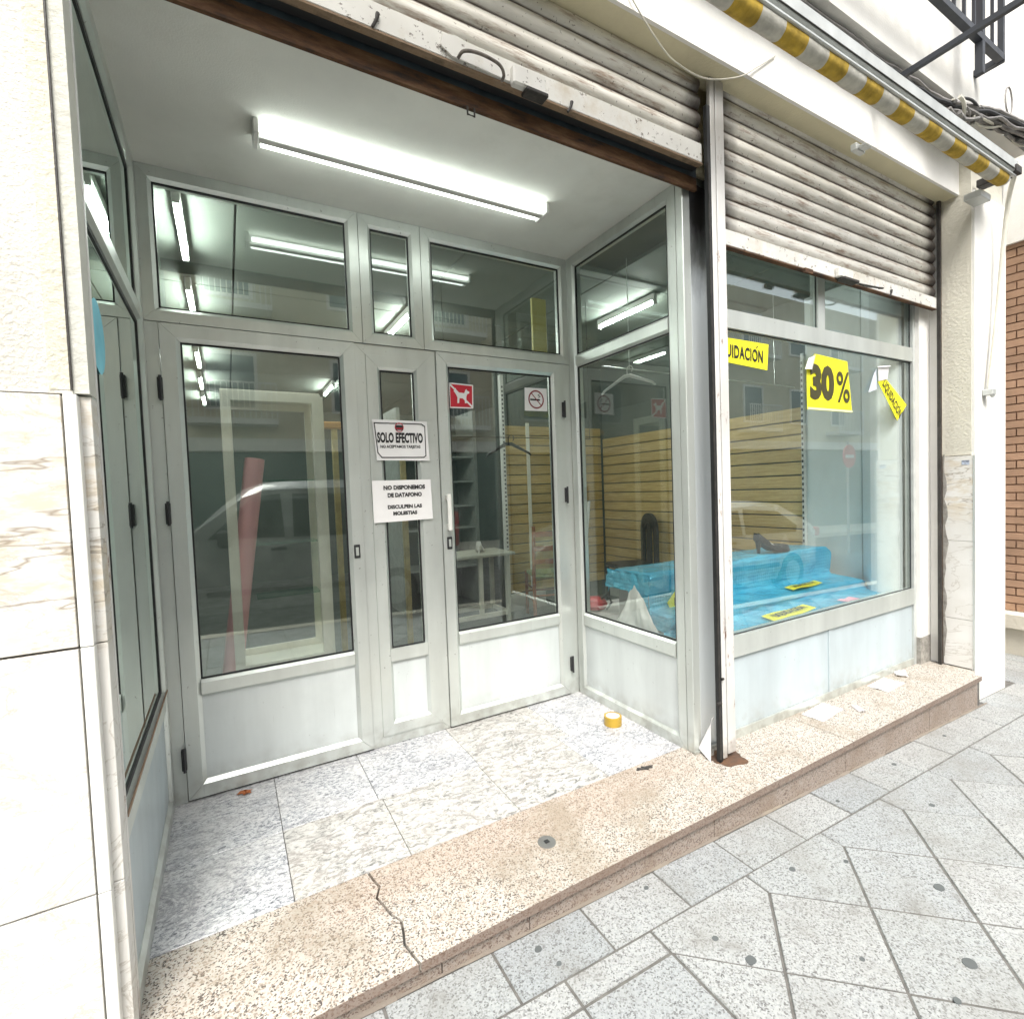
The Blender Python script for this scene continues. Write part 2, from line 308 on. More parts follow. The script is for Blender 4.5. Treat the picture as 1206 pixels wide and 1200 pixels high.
# ------------------------------------------------------------------ mesh helpers
class MB:
    def __init__(s): s.v = []; s.f = []; s.sm = False; s.mi = []; s.cur = 0
    def add(s, vs, fs):
        o = len(s.v); s.v += [Vector(p) for p in vs]; s.f += [[i + o for i in f] for f in fs]; s.mi += [s.cur] * len(fs); return s
    def box(s, a, b):
        x0, y0, z0 = a; x1, y1, z1 = b
        return s.add([(x0, y0, z0), (x1, y0, z0), (x1, y1, z0), (x0, y1, z0), (x0, y0, z1), (x1, y0, z1), (x1, y1, z1), (x0, y1, z1)],
                     [(0, 3, 2, 1), (4, 5, 6, 7), (0, 1, 5, 4), (1, 2, 6, 5), (2, 3, 7, 6), (3, 0, 4, 7)])
    def bbox(s, a, b, r=.004):
        """box with chamfered edges"""
        bm = bmesh.new(); bmesh.ops.create_cube(bm, size=1)
        a = Vector(a); b = Vector(b); c = (a + b) / 2; d = b - a
        for v in bm.verts: v.co = Vector((v.co.x * d.x, v.co.y * d.y, v.co.z * d.z)) + c
        r = min(r, min(abs(d.x), abs(d.y), abs(d.z)) * .45)
        bmesh.ops.bevel(bm, geom=bm.edges[:], offset=r, segments=1, affect='EDGES')
        bm.verts.ensure_lookup_table()
        s.add([v.co.copy() for v in bm.verts], [[v.index for v in f.verts] for f in bm.faces]); bm.free(); return s
    def prism(s, pts, d0, d1, M):
        n = len(pts)
        vs = [M(u, v, d0) for u, v in pts] + [M(u, v, d1) for u, v in pts]
        return s.add(vs, [list(range(n)), list(range(2 * n - 1, n - 1, -1))] + [[i, (i + 1) % n, n + (i + 1) % n, n + i] for i in range(n)])
    def tube(s, path, r, seg=8, cap=True):
        s.sm = True; path = [Vector(p) for p in path]; rr = r if hasattr(r, '__len__') else [r] * len(path)
        rings = []; prev = None
        for i, p in enumerate(path):
            t = (path[min(i + 1, len(path) - 1)] - path[max(i - 1, 0)])
            t = t.normalized() if t.length > 1e-9 else Vector((0, 0, 1))
            a = prev if prev is not None else (Vector((0, 0, 1)) if abs(t.z) < .9 else Vector((1, 0, 0)))
            a = (a - t * a.dot(t)).normalized(); b = t.cross(a); prev = a
            rings.append([p + (a * cos(2 * pi * k / seg) + b * sin(2 * pi * k / seg)) * rr[i] for k in range(seg)])
        vs = [q for R in rings for q in R]; fs = []
        for i in range(len(rings) - 1):
            for k in range(seg):
                k2 = (k + 1) % seg; fs.append([i * seg + k, i * seg + k2, (i + 1) * seg + k2, (i + 1) * seg + k])
        if cap: fs += [list(range(seg))[::-1], [(len(rings) - 1) * seg + k for k in range(seg)]]
        return s.add(vs, fs)
    def lathe(s, c, prof, seg=24, axis='z'):
        s.sm = True; c = Vector(c); vs = []; n = len(prof)
        for r, h in prof:
            for k in range(seg):
                a = 2 * pi * k / seg; p = (r * cos(a), r * sin(a), h)
                if axis == 'x': p = (h, r * cos(a), r * sin(a))
                if axis == 'y': p = (r * cos(a), h, r * sin(a))
                vs.append(c + Vector(p))
        fs = [[i * seg + k, i * seg + (k + 1) % seg, (i + 1) * seg + (k + 1) % seg, (i + 1) * seg + k] for i in range(n - 1) for k in range(seg)]
        fs += [list(range(seg))[::-1], [(n - 1) * seg + k for k in range(seg)]]
        return s.add(vs, fs)
    def grid(s, fn, nu, nv):
        s.sm = True
        vs = [fn(i / nu, j / nv) for j in range(nv + 1) for i in range(nu + 1)]
        return s.add(vs, [[j * (nu + 1) + i, j * (nu + 1) + i + 1, (j + 1) * (nu + 1) + i + 1, (j + 1) * (nu + 1) + i] for j in range(nv) for i in range(nu)])
    def mesh(s, name, mats, off=Vector()):
        me = bpy.data.meshes.new(name); me.from_pydata([p - off for p in s.v], [], s.f)
        for mt in (mats if isinstance(mats, (list, tuple)) else [mats]): me.materials.append(mt)
        me.polygons.foreach_set('material_index', s.mi)
        bm = bmesh.new(); bm.from_mesh(me); bmesh.ops.recalc_face_normals(bm, faces=bm.faces)
        if s.sm:
            for f in bm.faces: f.smooth = True
            for e in bm.edges:
                if len(e.link_faces) == 2 and e.calc_face_angle(0) > radians(38): e.smooth = False
        bm.to_mesh(me); bm.free(); return me

def smooth(pts, n=6):
    P = [Vector(p) for p in pts]; P = [P[0] * 2 - P[1]] + P + [P[-1] * 2 - P[-2]]; out = []
    for i in range(1, len(P) - 2):
        for k in range(n):
            t = k / n; a, b, c, d = P[i - 1:i + 3]
            out.append(.5 * ((2 * b) + (c - a) * t + (2 * a - 5 * b + 4 * c - d) * t * t + (3 * b - a - 3 * c + d) * t ** 3))
    return out + [P[-2]]
def tag(o, label=None, cat=None, group=None, kind=None):
    for k, v in (('label', label), ('category', cat), ('group', group), ('kind', kind)):
        if v: o[k] = v
    return o
def thing(name, loc, label, cat, group=None, rz=0):
    o = bpy.data.objects.new(name, None); COL.objects.link(o); o.location = loc; o.rotation_euler = (0, 0, rz); o.empty_display_size = .1
    return tag(o, label, cat, group)
def world_off(p):
    v = Vector()
    while p is not None: v += p.location; p = p.parent
    return v
def part(name, mb, mat, parent, label=None, local=False, kind=None):
    me = mb.mesh(name, mat, Vector() if (local or parent is None) else world_off(parent))
    o = bpy.data.objects.new(name, me); COL.objects.link(o)
    if parent is not None: o.parent = parent
    if label: o['label'] = label
    if kind: o['kind'] = kind
    return o
def solo(name, mb, mat, label, cat, group=None):
    """a thing that is a single mesh; origin at the bottom centre of its bounds"""
    xs = [p.x for p in mb.v]; ys = [p.y for p in mb.v]; zs = [p.z for p in mb.v]
    c = Vector(((min(xs) + max(xs)) / 2, (min(ys) + max(ys)) / 2, min(zs)))
    o = bpy.data.objects.new(name, mb.mesh(name, mat, c)); COL.objects.link(o); o.location = c
    return tag(o, label, cat, group)
def struct(name, mb, mat, parent=None):
    o = part(name, mb, mat, parent)
    o['kind'] = 'structure'; return o
def copy_tree(o, parent=None):
    c = o.copy(); COL.objects.link(c); c.parent = parent
    for ch in list(o.children): copy_tree(ch, c)
    return c

def F(Y):      # plane facing the street (-y): u = x, v = z, w = outwards
    return lambda u, v, w: Vector((u, Y - w, v))
def FXm(X):    # plane facing -x : u = y
    return lambda u, v, w: Vector((X - w, u, v))
def FXp(X):    # plane facing +x
    return lambda u, v, w: Vector((X + w, u, v))
def FZ(Z):     # lying flat, u = x, v = y
    return lambda u, v, w: Vector((u, v, Z + w))

def ring(mb, M, u0, u1, v0, v1, prof, gap=.0006, sides='LRBT', back=-.03):
    """mitred frame swept from a profile [(inset, w)...]"""
    prof = [(prof[0][0], back)] + list(prof) + [(prof[-1][0], back)]
    C = [((u0, v0), (1, 1)), ((u1, v0), (-1, 1)), ((u1, v1), (-1, -1)), ((u0, v1), (1, -1))]
    for k, sd_ in enumerate('BRTL'):
        if sd_ not in sides: continue
        (a, sa), (b, sb) = C[k], C[(k + 1) % 4]; t = Vector((b[0] - a[0], b[1] - a[1])).normalized() * gap
        vs = []
        for i, w in prof:
            vs.append(M(a[0] + sa[0] * i + t.x, a[1] + sa[1] * i + t.y, w))
            vs.append(M(b[0] + sb[0] * i - t.x, b[1] + sb[1] * i - t.y, w))
        n = len(prof); fs = [[2 * j, 2 * j + 1, 2 * j + 3, 2 * j + 2] for j in range(n - 1)] + [[2 * n - 2, 2 * n - 1, 1, 0]]
        fs += [[2 * j for j in range(n)][::-1], [2 * j + 1 for j in range(n)]]
        mb.add(vs, fs)
    return mb
def rail(M, u0, u1, v0, v1, wlo, whi, back=-.03):
    mb = MB(); pr = [(back, v0), (wlo, v0), (whi, v0 + .012), (whi, v1 - .012), (wlo, v1), (back, v1)]; n = len(pr)
    return mb.add([M(u, v, w) for u in (u0, u1) for w, v in pr], [[i, (i + 1) % n, n + (i + 1) % n, n + i] for i in range(n)] + [list(range(n))[::-1], [n + i for i in range(n)]])
def slab(mb, M, u0, u1, v0, v1, w0, w1):
    return mb.prism([(u0, v0), (u1, v0), (u1, v1), (u0, v1)], w0, w1, M)

def text_mb(txt, M, u, v, w, width, height, rot=0, bold=.02, mb=None, thick=.0004, spacing=1.0, shear=0, accent=None):
    cu = bpy.data.curves.new('t', 'FONT'); cu.body = txt; cu.size = 1; cu.offset = bold; cu.resolution_u = 3; cu.space_character = spacing; cu.fill_mode = 'FRONT'
    cu.shear = shear
    ob = bpy.data.objects.new('t', cu); COL.objects.link(ob)
    dg = bpy.context.evaluated_depsgraph_get(); me = bpy.data.meshes.new_from_object(ob.evaluated_get(dg))
    xs = [q.co.x for q in me.vertices]; ys = [q.co.y for q in me.vertices]
    x0, x1, y0, y1 = min(xs), max(xs), min(ys), max(ys)
    ca, sa = cos(rot), sin(rot); vs = []
    for q in me.vertices:
        a = ((q.co.x - x0) / (x1 - x0) - .5) * width; b_ = ((q.co.y - y0) / (y1 - y0) - .5) * height
        vs.append(M(u + a * ca - b_ * sa, v + a * sa + b_ * ca, w))
    mb = mb or MB(); mb.add(vs, [list(p.vertices) for p in me.polygons])
    if accent is not None:
        for a0, b0, a1, b1 in [(accent * width, .58 * height, (accent + .03) * width, .74 * height)]:
            q = [(a0 - .011 * width, b0), (a0 + .011 * width, b0), (a1 + .016 * width, b1), (a1 - .010 * width, b1)]
            mb.add([M(u + a * ca - b * sa, v + a * sa + b * ca, w) for a, b in q], [(0, 1, 2, 3)])
    bpy.data.objects.remove(ob); bpy.data.curves.remove(cu); bpy.data.meshes.remove(me)
    return mb

Z0 = .062                       # shop floor and step level
def gz(x): return -.032 - .033 * x       # the pavement falls gently to the right
YD = .94                        # door wall
XR, XL = 1.2, -1.0              # recess sides
ZC = 2.787                      # recess ceiling

# ------------------------------------------------------------------ ground
def sheet(mb, x0, x1, y0, y1, dz, n=1):
    return mb.add([(x0, y0, gz(x0) + dz), (x1, y0, gz(x1) + dz), (x1, y1, gz(x1) + dz), (x0, y1, gz(x0) + dz)], [(0, 1, 2, 3)])
struct('road', sheet(MB(), -120, 120, -120, 60, -.16), ASPH)
def skew_box(x0, x1, y0, y1, d0, d1):
    mb = MB(); pts = [(x0, y0), (x1, y0), (x1, y1), (x0, y1)]
    return mb.add([(x, y, gz(x) + d0) for x, y in pts] + [(x, y, gz(x) + d1) for x, y in pts],
                  [(0, 3, 2, 1), (4, 5, 6, 7), (0, 1, 5, 4), (1, 2, 6, 5), (2, 3, 7, 6), (3, 0, 4, 7)])
pav = struct('pavement', skew_box(-14, 16, -2.28, 1.2, -.14, -.0045), GROUT)
struct('kerb', skew_box(-14, 16, -2.43, -2.284, -.2, -.002), STONE)
for i in range(1):
    o = struct('opposite_pavement', skew_box(-20, 30, -11.2, -8.6, -.2, -.02), STONE)
def clip_poly(poly, a, b, c):
    """keep a*x+b*y<=c"""
    out = []
    for i in range(len(poly)):
        p, q = poly[i], poly[(i + 1) % len(poly)]
        dp, dq = a * p[0] + b * p[1] - c, a * q[0] + b * q[1] - c
        if dp <= 0: out.append(p)
        if dp * dq < 0:
            t = dp / (dp - dq); out.append((p[0] + (q[0] - p[0]) * t, p[1] + (q[1] - p[1]) * t))
    return out
def paver(poly, g=.0042):
    if len(poly) < 3: return
    A = sum(poly[i][0] * poly[(i + 1) % len(poly)][1] - poly[(i + 1) % len(poly)][0] * poly[i][1] for i in range(len(poly))) / 2
    if abs(A) < .004: return
    if A < 0: poly = poly[::-1]
    q = list(poly)
    for i in range(len(poly)):               # shrink by the joint
        p0, p1 = poly[i], poly[(i + 1) % len(poly)]; dx, dy = p1[0] - p0[0], p1[1] - p0[1]; L = math.hypot(dx, dy)
        if L < 1e-6: continue
        nx, ny = dy / L, -dx / L
        q = clip_poly(q, nx, ny, nx * p0[0] + ny * p0[1] - g)
    if len(q) < 3: return
    cx = sum(p[0] for p in q) / len(q); cy = sum(p[1] for p in q) / len(q); j = random.uniform(-.0018, .0012)
    tx, ty = random.uniform(-.004, .004), random.uniform(-.004, .004); n = len(q); vs = []
    for s_, d in ((1, -.02), (1, -.003), (.988, 0)):
        for x, y in q:
            X, Y = cx + (x - cx) * s_, cy + (y - cy) * s_
            vs.append((X, Y, gz(X) + d + j + tx * (X - cx) + ty * (Y - cy)))
    fs = [[k * n + i, k * n + (i + 1) % n, (k + 1) * n + (i + 1) % n, (k + 1) * n + i] for k in range(2) for i in range(n)] + [[2 * n + i for i in range(n)]]
    part('paving_slab', MB().add(vs, fs), PAVER, pav)
# strip of square slabs along the step
x = .244 - 5 * .3345
while x < 7.5:
    y1 = -.296 if x < 3.4 else (-.25 if x < 4.05 else .3)
    paver([(x, -.478), (x + .3345, -.478), (x + .3345, y1), (x, y1)]); x += .3345
P, Q = .4743, .2035
XS = .386
# narrow header row and square slabs left of the diagonal field
for k in range(7):
    x0 = XS - .0 - (k + 1) * .3345 + (.0 if k else 0)
    paver([(x0, -.565), (x0 + .3345, -.565), (x0 + .3345, -.478), (x0, -.478)])
    for r in range(5):
        paver([(x0, -.565 - (r + 1) * .3345), (x0 + .3345, -.565 - (r + 1) * .3345), (x0 + .3345, -.565 - r * .3345), (x0, -.565 - r * .3345)])
# diagonal field with house-shaped edge slabs
ND = 0
for k in range(0, 14):
    xv = XS + k * P
    # pentagon between vertices xv and xv+P
    paver([(xv, -.478), (xv, -.568), (xv + P / 2, -.568 - Q), (xv + P, -.568), (xv + P, -.478)])
    for r in range(0, 8):
        for off in (0, 1):
            yt = -.568 - r * 2 * Q - off * Q; xc = xv + off * P / 2
            if yt - 2 * Q < -2.3: continue
            poly = [(xc, yt), (xc - P / 2, yt - Q), (xc, yt - 2 * Q), (xc + P / 2, yt - Q)]
            poly = clip_poly(poly, -1, 0, -XS)
            paver(poly)
for (gx_, gy_, r_) in [(.57, -.70, .016), (1.121, -1.02, .019), (1.399, -.847, .017), (1.035, -.545, .012), (.54, -.60, .010), (.502, -.345, .008), (.037, -.36, .011), (1.25, -.62, .009), (.065, -.43, .008), (1.62, -.40, .009), (2.2, -.37, .012), (2.8, -.36, .01), (1.95, -.62, .012), (.86, -.86, .008), (.95, -1.05, .01), (1.55, -1.05, .012)]:
    mb = MB(); n = 16; ph = random.random() * 6
    rs = [r_ * random.uniform(.93, 1.05) * .85 for _ in range(n)]
    vs = [(gx_ + rs[i] * cos(i * 2 * pi / n) * 1.25, gy_ + rs[i] * sin(i * 2 * pi / n), gz(gx_) + .0022) for i in range(n)]
    vs2 = [(gx_ + (p[0] - gx_) * 1.06, gy_ + (p[1] - gy_) * 1.06, p[2] - .003) for p in vs]
    mb.add(vs + vs2, [list(range(n))] + [[i, (i + 1) % n, n + (i + 1) % n, n + i] for i in range(n)])
    part('gum_spot', mb, GUM, pav)

# ------------------------------------------------------------------ step
step = struct('entrance_step', MB().box((-1.03, -.275, -.3), (3.55, .9, .03)), GROUT)
def wavy_slab(name, x0f, x1f, y0, y1, z0, z1, mat, n=10):
    """slab whose left and right ends follow functions of y (cracks)"""
    mb = MB(); L = [(x0f(y0 + (y1 - y0) * i / n), y0 + (y1 - y0) * i / n) for i in range(n + 1)]
    R_ = [(x1f(y0 + (y1 - y0) * i / n), y0 + (y1 - y0) * i / n) for i in range(n + 1)]
    pts = L + R_[::-1]; mb.prism(pts, z0, z1, lambda u, v, w: Vector((u, v, w)))
    return part(name, mb, mat, step)
def crk(y): return -.345 - (y + .1) * -.0 + .012 * sin(y * 31) - .23 * (y + .1) * .5 + .006 * sin(y * 83)
TH = .028
def YB(x): return .105
e_ = .0018
wavy_slab('granite_slab', lambda y: -1.02, lambda y: crk(y) - .004, -.313, .103, Z0 - TH, Z0, GRAN)
wavy_slab('granite_slab', lambda y: crk(y) + .004, lambda y: 1.31 - .1 * (y + .17) - .002, -.313, .103, Z0 - TH, Z0 + .0005, GRAN)
wavy_slab('granite_slab', lambda y: 1.31 - .1 * (y + .17) + .002, lambda y: 1.935 - .001, -.313, .018, Z0 - TH, Z0, GRAN)
wavy_slab('granite_slab', lambda y: 1.937, lambda y: 3.47 if y < -.25 else 3.547, -.313, .018, Z0 - TH, Z0 + .0005, GRAN)
xs = [-1.02, -.25, .05, .93, 1.9, 2.8, 3.47]
for a, b in zip(xs, xs[1:]):
    mb = MB(); mb.add([(a + .002, -.291, gz(a) - .03), (b - .002, -.291, gz(b) - .03), (b - .002, -.276, gz(b) - .03), (a + .002, -.276, gz(a) - .03),
                       (a + .002, -.291, Z0 - TH - .0015), (b - .002, -.291, Z0 - TH - .0015), (b - .002, -.276, Z0 - TH - .0015), (a + .002, -.276, Z0 - TH - .0015)],
                      [(0, 3, 2, 1), (4, 5, 6, 7), (0, 1, 5, 4), (1, 2, 6, 5), (2, 3, 7, 6), (3, 0, 4, 7)])
    part('granite_riser', mb, GRAN_D, step)
mb = MB()
for i in range(60):     # mortar smear where the riser meets the paving
    x0 = -.6 + i * .07; h = random.uniform(.001, .007)
    mb.add([(x0, -.2915, gz(x0) + h), (x0 + .072, -.2915, gz(x0) + h * .8), (x0 + .072, -.298 - h * .6, gz(x0 + .07) + .001), (x0, -.298 - h * .6, gz(x0) + .001)], [(0, 1, 2, 3)])
part('mortar_joint', mb, mk_plaster('dusty_mortar', (.20, .17, .14), 60, .5), step)
# floor lock for the shutter
t = thing('floor_lock', (.249, -.099, Z0), 'round grey metal floor lock sunk in the pink granite step', 'floor lock')
part('lock_plate', MB().lathe((.249, -.099, Z0), [(.034, 0), (.034, .002), (.029, .0035), (.022, .0025)], 28), simple('worn_zinc', (.20, .20, .19), .5, .5), t)
part('keyhole', MB().box((.24, -.106, Z0 + .0025), (.258, -.09, Z0 + .004)), BLACK, t)

# marble floor of the recess
ef = struct('entrance_floor', MB().box((-1.02, .1065, .02), (1.24, 1.02, .052)), GROUT)
def tile(x0, x1, y0, y1, mat):
    g = .0012
    mb = MB().bbox((x0 + g, y0 + g, .04), (x1 - g, y1 - g, Z0 - .0008 + random.uniform(-.0006, .0006)), .0012); part('marble_tile', mb, mat, ef)
tile(-.998, -.602, .108, .5, MAR_G); tile(-.998, -.602, .5, .94, MAR_G)
tile(-.602, -.205, .108, .503, MAR_W); tile(-.205, .262, .108, .503, MAR_W); tile(.262, .73, .108, .503, MAR_W); tile(.73, 1.198, .108, .503, MAR_G)
tile(-.602, -.22, .503, .94, MAR_G); tile(-.22, .27, .503, .94, MAR_G); tile(.27, .80, .503, .94, MAR_W); tile(.80, 1.198, .503, .94, MAR_G)

# ------------------------------------------------------------------ masonry
lp = thing('left_pillar', (-1.8, -.1, -.1), 'wide left pillar, rough cream plaster above cream marble cladding', 'pillar')
part('plaster_face', MB().box((-3.4, -.165, 1.632), (-1.022, .03, 3.6)), PLAST, lp)
part('pillar_core', MB().box((-3.4, -.15, -.3), (-1.03, .03, 1.632)), GROUT, lp)
zs = [-.2, .476, 1.055, 1.63]
for a, b in zip(zs, zs[1:]):
    part('marble_slab', MB().bbox((-1.95, -.175, a + .003), (-1.0425, -.1505, b - .003), .001), CLAD, lp)
    part('marble_slab', MB().bbox((-2.9, -.175, a + .0015), (-1.953, -.1505, b - .0015), .001), CLAD, lp)
    part('edge_slab', MB().bbox((-1.0295, -.15, a + .0015), (-.9925, -.0905, b - .0015), .001), CLAD, lp)
    part('corner_strip', MB().bbox((-1.038, -.178, a + .001), (-1.013, -.1507, b - .001), .0015), WHITEM, lp)
part('plaster_reveal', MB().box((-1.0215, -.160, 1.634), (-.9925, -.0905, 3.15)), mk_plaster('smooth_grey_render', (.60, .60, .54), 60, .4), lp)
part('edge_crack', MB().box((-1.0252, -.1668, 1.64), (-1.0215, -.1605, 3.15)), DARKM, lp)
part('yellowed_edge', MB().box((-1.062, -.1662, 1.64), (-1.0253, -.160, 3.15)), mk_plaster('yellowed_plaster_edge', (.66, .63, .52), 60, .6), lp)

rp = thing('right_pillar', (3.8, -.1, -.1), 'right pillar with pale marble reveal slabs and a bright white front', 'pillar')
part('pillar_core', MB().box((3.566, -.23, 1.49), (4.07, .3, 3.6)), mk_plaster('cream_reveal_plaster', (.66, .635, .54), 60, .5), rp)
part('plaster_front', MB().box((3.57, -.246, -.3), (4.08, -.2305, 3.18)), PLAST_W, rp)
part('pillar_base', MB().box((3.575, -.2295, -.3), (4.065, .3, 1.488)), CONC, rp)
zs = [.066, .392, .919, 1.486]
for a, b in zip(zs, zs[1:]):
    part('reveal_slab', MB().bbox((3.552, -.243, a + .0015), (3.5745, -.088, b - .0015), .001), CLAD, rp)
part('metal_angle', MB().box((3.5495, -.249, .066), (3.569, -.2435, 1.486)), ALU, rp)
mb = MB(); ed = []
for i in range(24):
    z = .12 + i * .06; ed.append((-.088 - abs(noise.noise(Vector((z * 5, 3, 1)))) * .05 - .006, z))
pts = [(-.0875, .12)] + ed + [(-.0875, ed[-1][1])]
part('cement_edge', mb.prism(pts, 3.5485, 3.5515, lambda u, v, w: Vector((w, u, v))), CONC, rp)
# tiny old sticker on the reveal
part('faded_sticker', MB().box((3.5505, -.225, 1.425), (3.5518, -.185, 1.455)), simple('faded_blue_grey_print', (.34, .38, .46), .6, var=.6, vs=90), rp)

bw = thing('lintel_beam', (1.2, -.1, 3.18), 'cream plastered lintel beam above the two roller shutters', 'beam')
part('beam_front', MB().box((-3.4, -.17, 3.182), (4.3, -.155, 3.56)), PLAST_W, bw)
part('beam_soffit', MB().box((-1.1, -.1545, 3.182), (3.566, -.03, 3.4)), PLAST_Y, bw)
part('beam_return', MB().box((-3.4, -.0295, 3.24), (4.3, .3, 3.56)), PLAST_Y, bw)
uw = thing('upper_facade', (1.5, 0, 3.56), 'white overhanging upper storey wall above the cable bundle', 'wall')
part('facade_wall', MB().box((-3.6, -.30, 3.562), (4.25, .6, 6.2)), PLAST_W, uw)
part('facade_wall', MB().box((-3.6, -.28, 6.2), (4.25, .6, 12)), PLAST_W, uw)
part('window_frame', MB().box((2.1, -.306, 4.05), (3.05, -.298, 5.9)), simple('orange_wood_frame', (.42, .22, .10), .5), uw)
bal = thing('balcony_railing', (2.9, -.42, 3.75), 'dark iron balcony railing fixed to the white upper wall', 'railing')
def bar(a, b, w=.016): 
    a = Vector(a); b = Vector(b); t = (b - a).normalized(); up = Vector((0, 0, 1)) if abs(t.z) < .9 else Vector((0, 1, 0))
    s_ = t.cross(up).normalized() * w / 2; u_ = s_.cross(t).normalized() * w / 2
    vs = [p + q for p in (a, b) for q in (s_ + u_, -s_ + u_, -s_ - u_, s_ - u_)]
    return MB().add(vs, [(0, 1, 2, 3), (7, 6, 5, 4), (0, 4, 5, 1), (1, 5, 6, 2), (2, 6, 7, 3), (3, 7, 4, 0)])
part('bottom_rail', bar((1.0, -.42, 3.79), (3.40, -.42, 3.79), .035), IRON, bal)
part('top_rail', bar((1.0, -.42, 4.75), (3.40, -.42, 4.75), .035), IRON, bal)
x = 3.27
while x > 1.0:
    part('baluster', bar((x, -.42, 3.80), (x, -.42, 4.74), .014), IRON, bal); x -= .125
part('post', bar((3.10, -.42, 3.60), (3.10, -.42, 4.8), .034), IRON, bal)
part('post', bar((3.40, -.42, 3.77), (3.40, -.42, 4.8), .026), IRON, bal)
part('side_rail', bar((3.40, -.42, 3.79), (3.40, -.301, 3.79), .035), IRON, bal)
solo('support_rod', bar((2.459, -.24, 3.44), (2.459, -.95, 3.445), .026), IRON, 'dark square iron rod sticking out from the wall above the awning', 'rod')

# right neighbour: brick side wall
nb = thing('brick_building', (6.5, 1, -.1), 'neighbouring building with an orange brick side wall and stone plinth', 'building')
part('brick_backing', MB().box((5.212, -.6, .16), (9, 3, 3.28)), MORT, nb)
part('upper_wall', MB().box((5.17, -.72, 3.282), (9, 3, 9)), PLAST_W, nb)
part('stone_plinth', MB().box((5.12, -.66, -.4), (9, 3, .03)), STONE, nb)
part('plinth_ledge', MB().bbox((5.06, -.70, .032), (9, 3, .158), .006), STONE, nb)
part('recess_wall', MB().box((4.085, .5, -.4), (5.2, .7, 6)), PLAST_W, nb)
bm_brick = None; H = .0685; Lb = .245
row = 0; z = .163
while z < 3.27:
    y = -.6 + (0 if row % 2 else -Lb / 2)
    while y < .49:
        a, b = max(y, -.6), min(y + Lb - .009, .495)
        if b - a > .03: part('brick', MB().box((5.2 + random.uniform(-.001, .002), a, z), (5.2145, b, z + H - .010)), BRICKM, nb)
        y += Lb
    z += H; row += 1

fb = MB(); row = 0; z = .163
while z < 3.27:
    x = 5.215 - (0 if row % 2 else Lb / 2)
    while x < 8.98:
        a, b = max(x, 5.216), min(x + Lb - .009, 8.99)
        if b - a > .03: fb.box((a, -.612, z), (b, -.5995, z + H - .010))
        x += Lb
    z += H; row += 1
part('front_brickwork', fb, BRICKM, nb, kind='stuff')

# interior shell
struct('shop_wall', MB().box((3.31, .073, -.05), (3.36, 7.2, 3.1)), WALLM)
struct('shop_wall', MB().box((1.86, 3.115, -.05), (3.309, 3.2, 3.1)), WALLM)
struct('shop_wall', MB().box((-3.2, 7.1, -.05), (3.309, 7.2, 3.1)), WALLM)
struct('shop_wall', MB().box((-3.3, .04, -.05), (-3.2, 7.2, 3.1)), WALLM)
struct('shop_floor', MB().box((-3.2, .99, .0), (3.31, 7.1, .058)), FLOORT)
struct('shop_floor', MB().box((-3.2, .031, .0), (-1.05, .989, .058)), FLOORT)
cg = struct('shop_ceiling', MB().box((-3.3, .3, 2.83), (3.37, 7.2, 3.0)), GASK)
struct('shop_wall', MB().box((-3.3, .031, -.05), (-1.06, .06, 3.2)), WALLM)
xsg = [-3.2, -1.98, -.62, .58, 1.62, 2.55, 3.3]; ysg = [.31, .97, 2.17, 3.37, 4.57, 5.77, 7.1]
for i in range(len(xsg) - 1):
    for j in range(len(ysg) - 1):
        if ysg[j] < .9 and xsg[i] < 1.2 and xsg[i] > -1.0: continue
        if xsg[i] < 1.2 < xsg[i + 1] and ysg[j] < .9: a = 1.25
        else: a = xsg[i]
        if ysg[j] < .9 and xsg[i] < -.9 < xsg[i + 1]: b = -1.05
        else: b = xsg[i + 1]
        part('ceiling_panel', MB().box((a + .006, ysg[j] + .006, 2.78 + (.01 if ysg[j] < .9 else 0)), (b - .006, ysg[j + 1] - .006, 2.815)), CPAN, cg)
part('ceiling_panel', MB().box((1.25, .045, 2.79), (3.3, .3, 2.829)), CPAN, cg)
# recess ceiling
struct('entrance_ceiling', MB().box((-1.03, .02, ZC), (1.245, .985, 2.829)), CEILM)
struct('header_wall', MB().box((-3.3, .032, 2.832), (3.57, .29, 3.238)), PLAST_Y)
struct('header_wall', MB().box((1.37, .032, 2.765), (3.5, .044, 2.83)), GASK)

# ------------------------------------------------------------------ aluminium shopfront
FP = [(0, .018), (.052, .018), (.066, .004), (.066, -.004)]      # face with an inner bevel
def pane(M, u0, u1, v0, v1, parent, mat=GLASS, w=-.004, name='glass_pane', gw=.007):
    part('rubber_seal', ring(MB(), M, u0, u1, v0, v1, [(0, w + .005), (gw, w + .005)], back=w - .004), GASK, parent)
    return part(name, slab(MB(), M, u0 + gw * .6, u1 - gw * .6, v0 + gw * .6, v1 - gw * .6, w - .003, w + .001), mat, parent)
MD = F(YD)
sf = thing('shopfront_frame', (.1, YD, Z0), 'fixed aluminium door surround with transom windows and narrow middle window', 'window frame')
